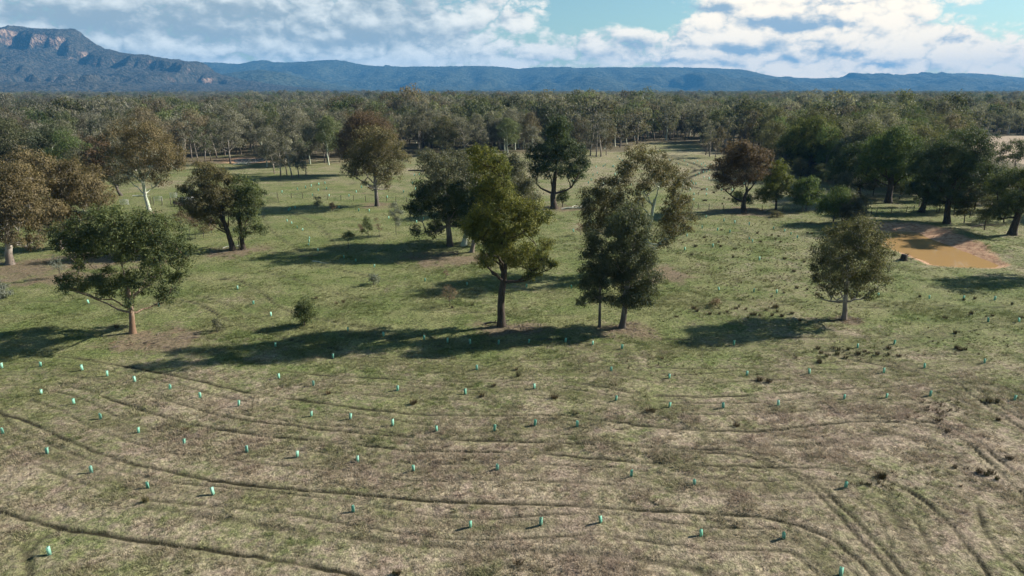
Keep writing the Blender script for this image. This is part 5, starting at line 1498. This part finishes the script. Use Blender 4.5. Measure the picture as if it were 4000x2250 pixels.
u, v = Z4(1500, 720); branch('fallen_branch', 'thin dark upturned branch left of the leaning tree', u, v, 2.2, -0.2, 6, 'dark', .06, .2, 4)
u, v = Z5(1075, 1285); branch('fallen_limb', 'grey arched dead limb left of the tall gum trunk', u, v, 2.5, -0.15, 7, 'grey', .13, .18, 5)
u, v = Z5(1290, 1310); branch('fallen_branch', 'pale sticks right of the tall gum trunk', u, v, 2.3, -0.1, 8, 'pale', .05, .03, 6)
u, v = Z5(1380, 1322); branch('fallen_branch', 'pale stick farther right on the tall gum litter', u, v, 1.5, 0.3, 9, 'pale', .04, .03, 2)
u, v = Z5(1660, 418); branch('fallen_limb', 'white fallen limbs right of the thick black trunk', u, v, 5.0, 0.1, 10, 'white', .24, .10, 7)
u, v = Z4(2360, 815); branch('fallen_limb', 'pale straight log lying in the shadow left of the central cluster', u, v, 3.0, -0.5, 11, 'white', .12, .0, 0)
u, v = Z4(2250, 780); branch('fallen_branch', 'pale thin branch behind the log in the same shadow', u, v, 3.0, 0.2, 12, 'pale', .06, .03, 4)
u, v = Z5(740, 760); branch('fallen_limb', 'pale arched dead branches below the central cluster', u, v, 2.8, 0.1, 13, 'pale', .09, .22, 7)
u, v = Z4(1760, 85); branch('fallen_limb', 'white fallen limbs before the small far pool', u, v, 6.0, 0.1, 14, 'white', .3, .08, 6)
u, v = Z4(1000, 322); branch('fallen_limb', 'pale log left of the white trunk on the far grass', u, v, 4.0, 0.05, 15, 'white', .22, .03, 2)
u, v = Z5(505, 128); branch('fallen_limb', 'dark curved log on the far grass right of the paddock gum', u, v, 7.0, -0.03, 16, 'dark', .3, .05, 2)
u, v = Z6(2180, 560); branch('fallen_limb', 'pale dead branches on the far bank under the wide dark gum', u, v, 5.0, -0.1, 17, 'pale', .12, .15, 7)
u, v = Z6(1620, 800); branch('fallen_limb', 'dark stick lying on the grass beside the stump by the dam', u, v, 2.6, 0.05, 18, 'dark', .09, .03, 2)
px, py = gp(*Z6(1666, 806))
g = Geo(); g.tube([(0, 0, -.1), (0, 0, .25), (0.03, 0, .6), (0.05, 0, .92), (.06, 0, .94)], (.62, .5, .45, .42, .02), 10)
tag(link('tree_stump', g.mesh('tree_stump', BARK['dark'], True), None, (px, py, gz(px, py))), 'dark burnt stump on the grass below the dam', 'stump')
px, py = gp(*Z4(1806, 728))
g = Geo(); g.tube([(0, 0, -.1), (.05, 0, .8), (-.04, 0, 1.6), (.05, 0, 2.2)], (.12, .09, .06, .02), 6)
tag(link('broken_stake', g.mesh('broken_stake', BARK['grey'], True), None, (px, py, gz(px, py))), 'thin broken dead stem between the touching pair of trunks', 'dead stem')
# pale boulders glinting between the trees of the right wood
rb = np.random.default_rng(14)
m_rock, nb, out = material('pale_rock')
principled(nb, out, nb.mix(nb.noise(nb.new('ShaderNodeTexCoord').outputs['Object'], 1.2, 5), (0.22, 0.20, 0.18), (0.45, 0.42, 0.38)), 0.9)
for (x, y, s, lab) in [(1455, 228, 3.2, 'low pale rock slab under the big green gum behind the dam'), (1155, 150, 2.2, 'pale rock between the dark trunks of the right woodland')]:
    px, py = gp(*Z6(x, y))
    bm = bmesh.new()
    bmesh.ops.create_icosphere(bm, subdivisions=3, radius=1)
    for q in bm.verts:
        q.co *= 1 + 0.25 * float(fbm(np.array([q.co.x * 1.3 + 7]), np.array([q.co.y * 1.3 + q.co.z]), 3, int(s * 10))[0])
        q.co = Vector((q.co.x * s * 1.5, q.co.y * s * .8, q.co.z * s * .24))
    me = bpy.data.meshes.new('boulder'); bm.to_mesh(me); me.materials.append(m_rock)
    tag(link('boulder', me, None, (px, py, gz(px, py) + 0.1)), lab, 'rock')
# twigs and bark strips on the litter
pts = []
for u, v, rx, ry in LIT[:9]:
    x0, y0 = gp(u, v)
    for _ in range(90):
        a, q = rb.uniform(0, 6.28), math.sqrt(rb.uniform())
        x, y = x0 + math.cos(a) * q * rx, y0 + math.sin(a) * q * ry
        pts.append((x, y, gz(x, y) + 0.03))
TW = []
for i in range(3):
    g = Geo()
    g.tube([(-.22, 0, 0), (0, .03 * i, .04), (.25, -.02, .01)], (.018, .014, .006), 4)
    g.tube([(0, .03 * i, .03), (.12, .12, .05)], (.01, .004), 3)
    TW.append(g.mesh('twig%d' % i, BARK['pale' if i < 2 else 'tan']))
n = len(pts)
points_object('bark_litter', pts, rb.integers(0, 3, n), rb.uniform(0, 6.28, n), rb.uniform(.5, 1.9, n), TW, 'strewn twigs and bark strips on the litter below the trees', 'litter')
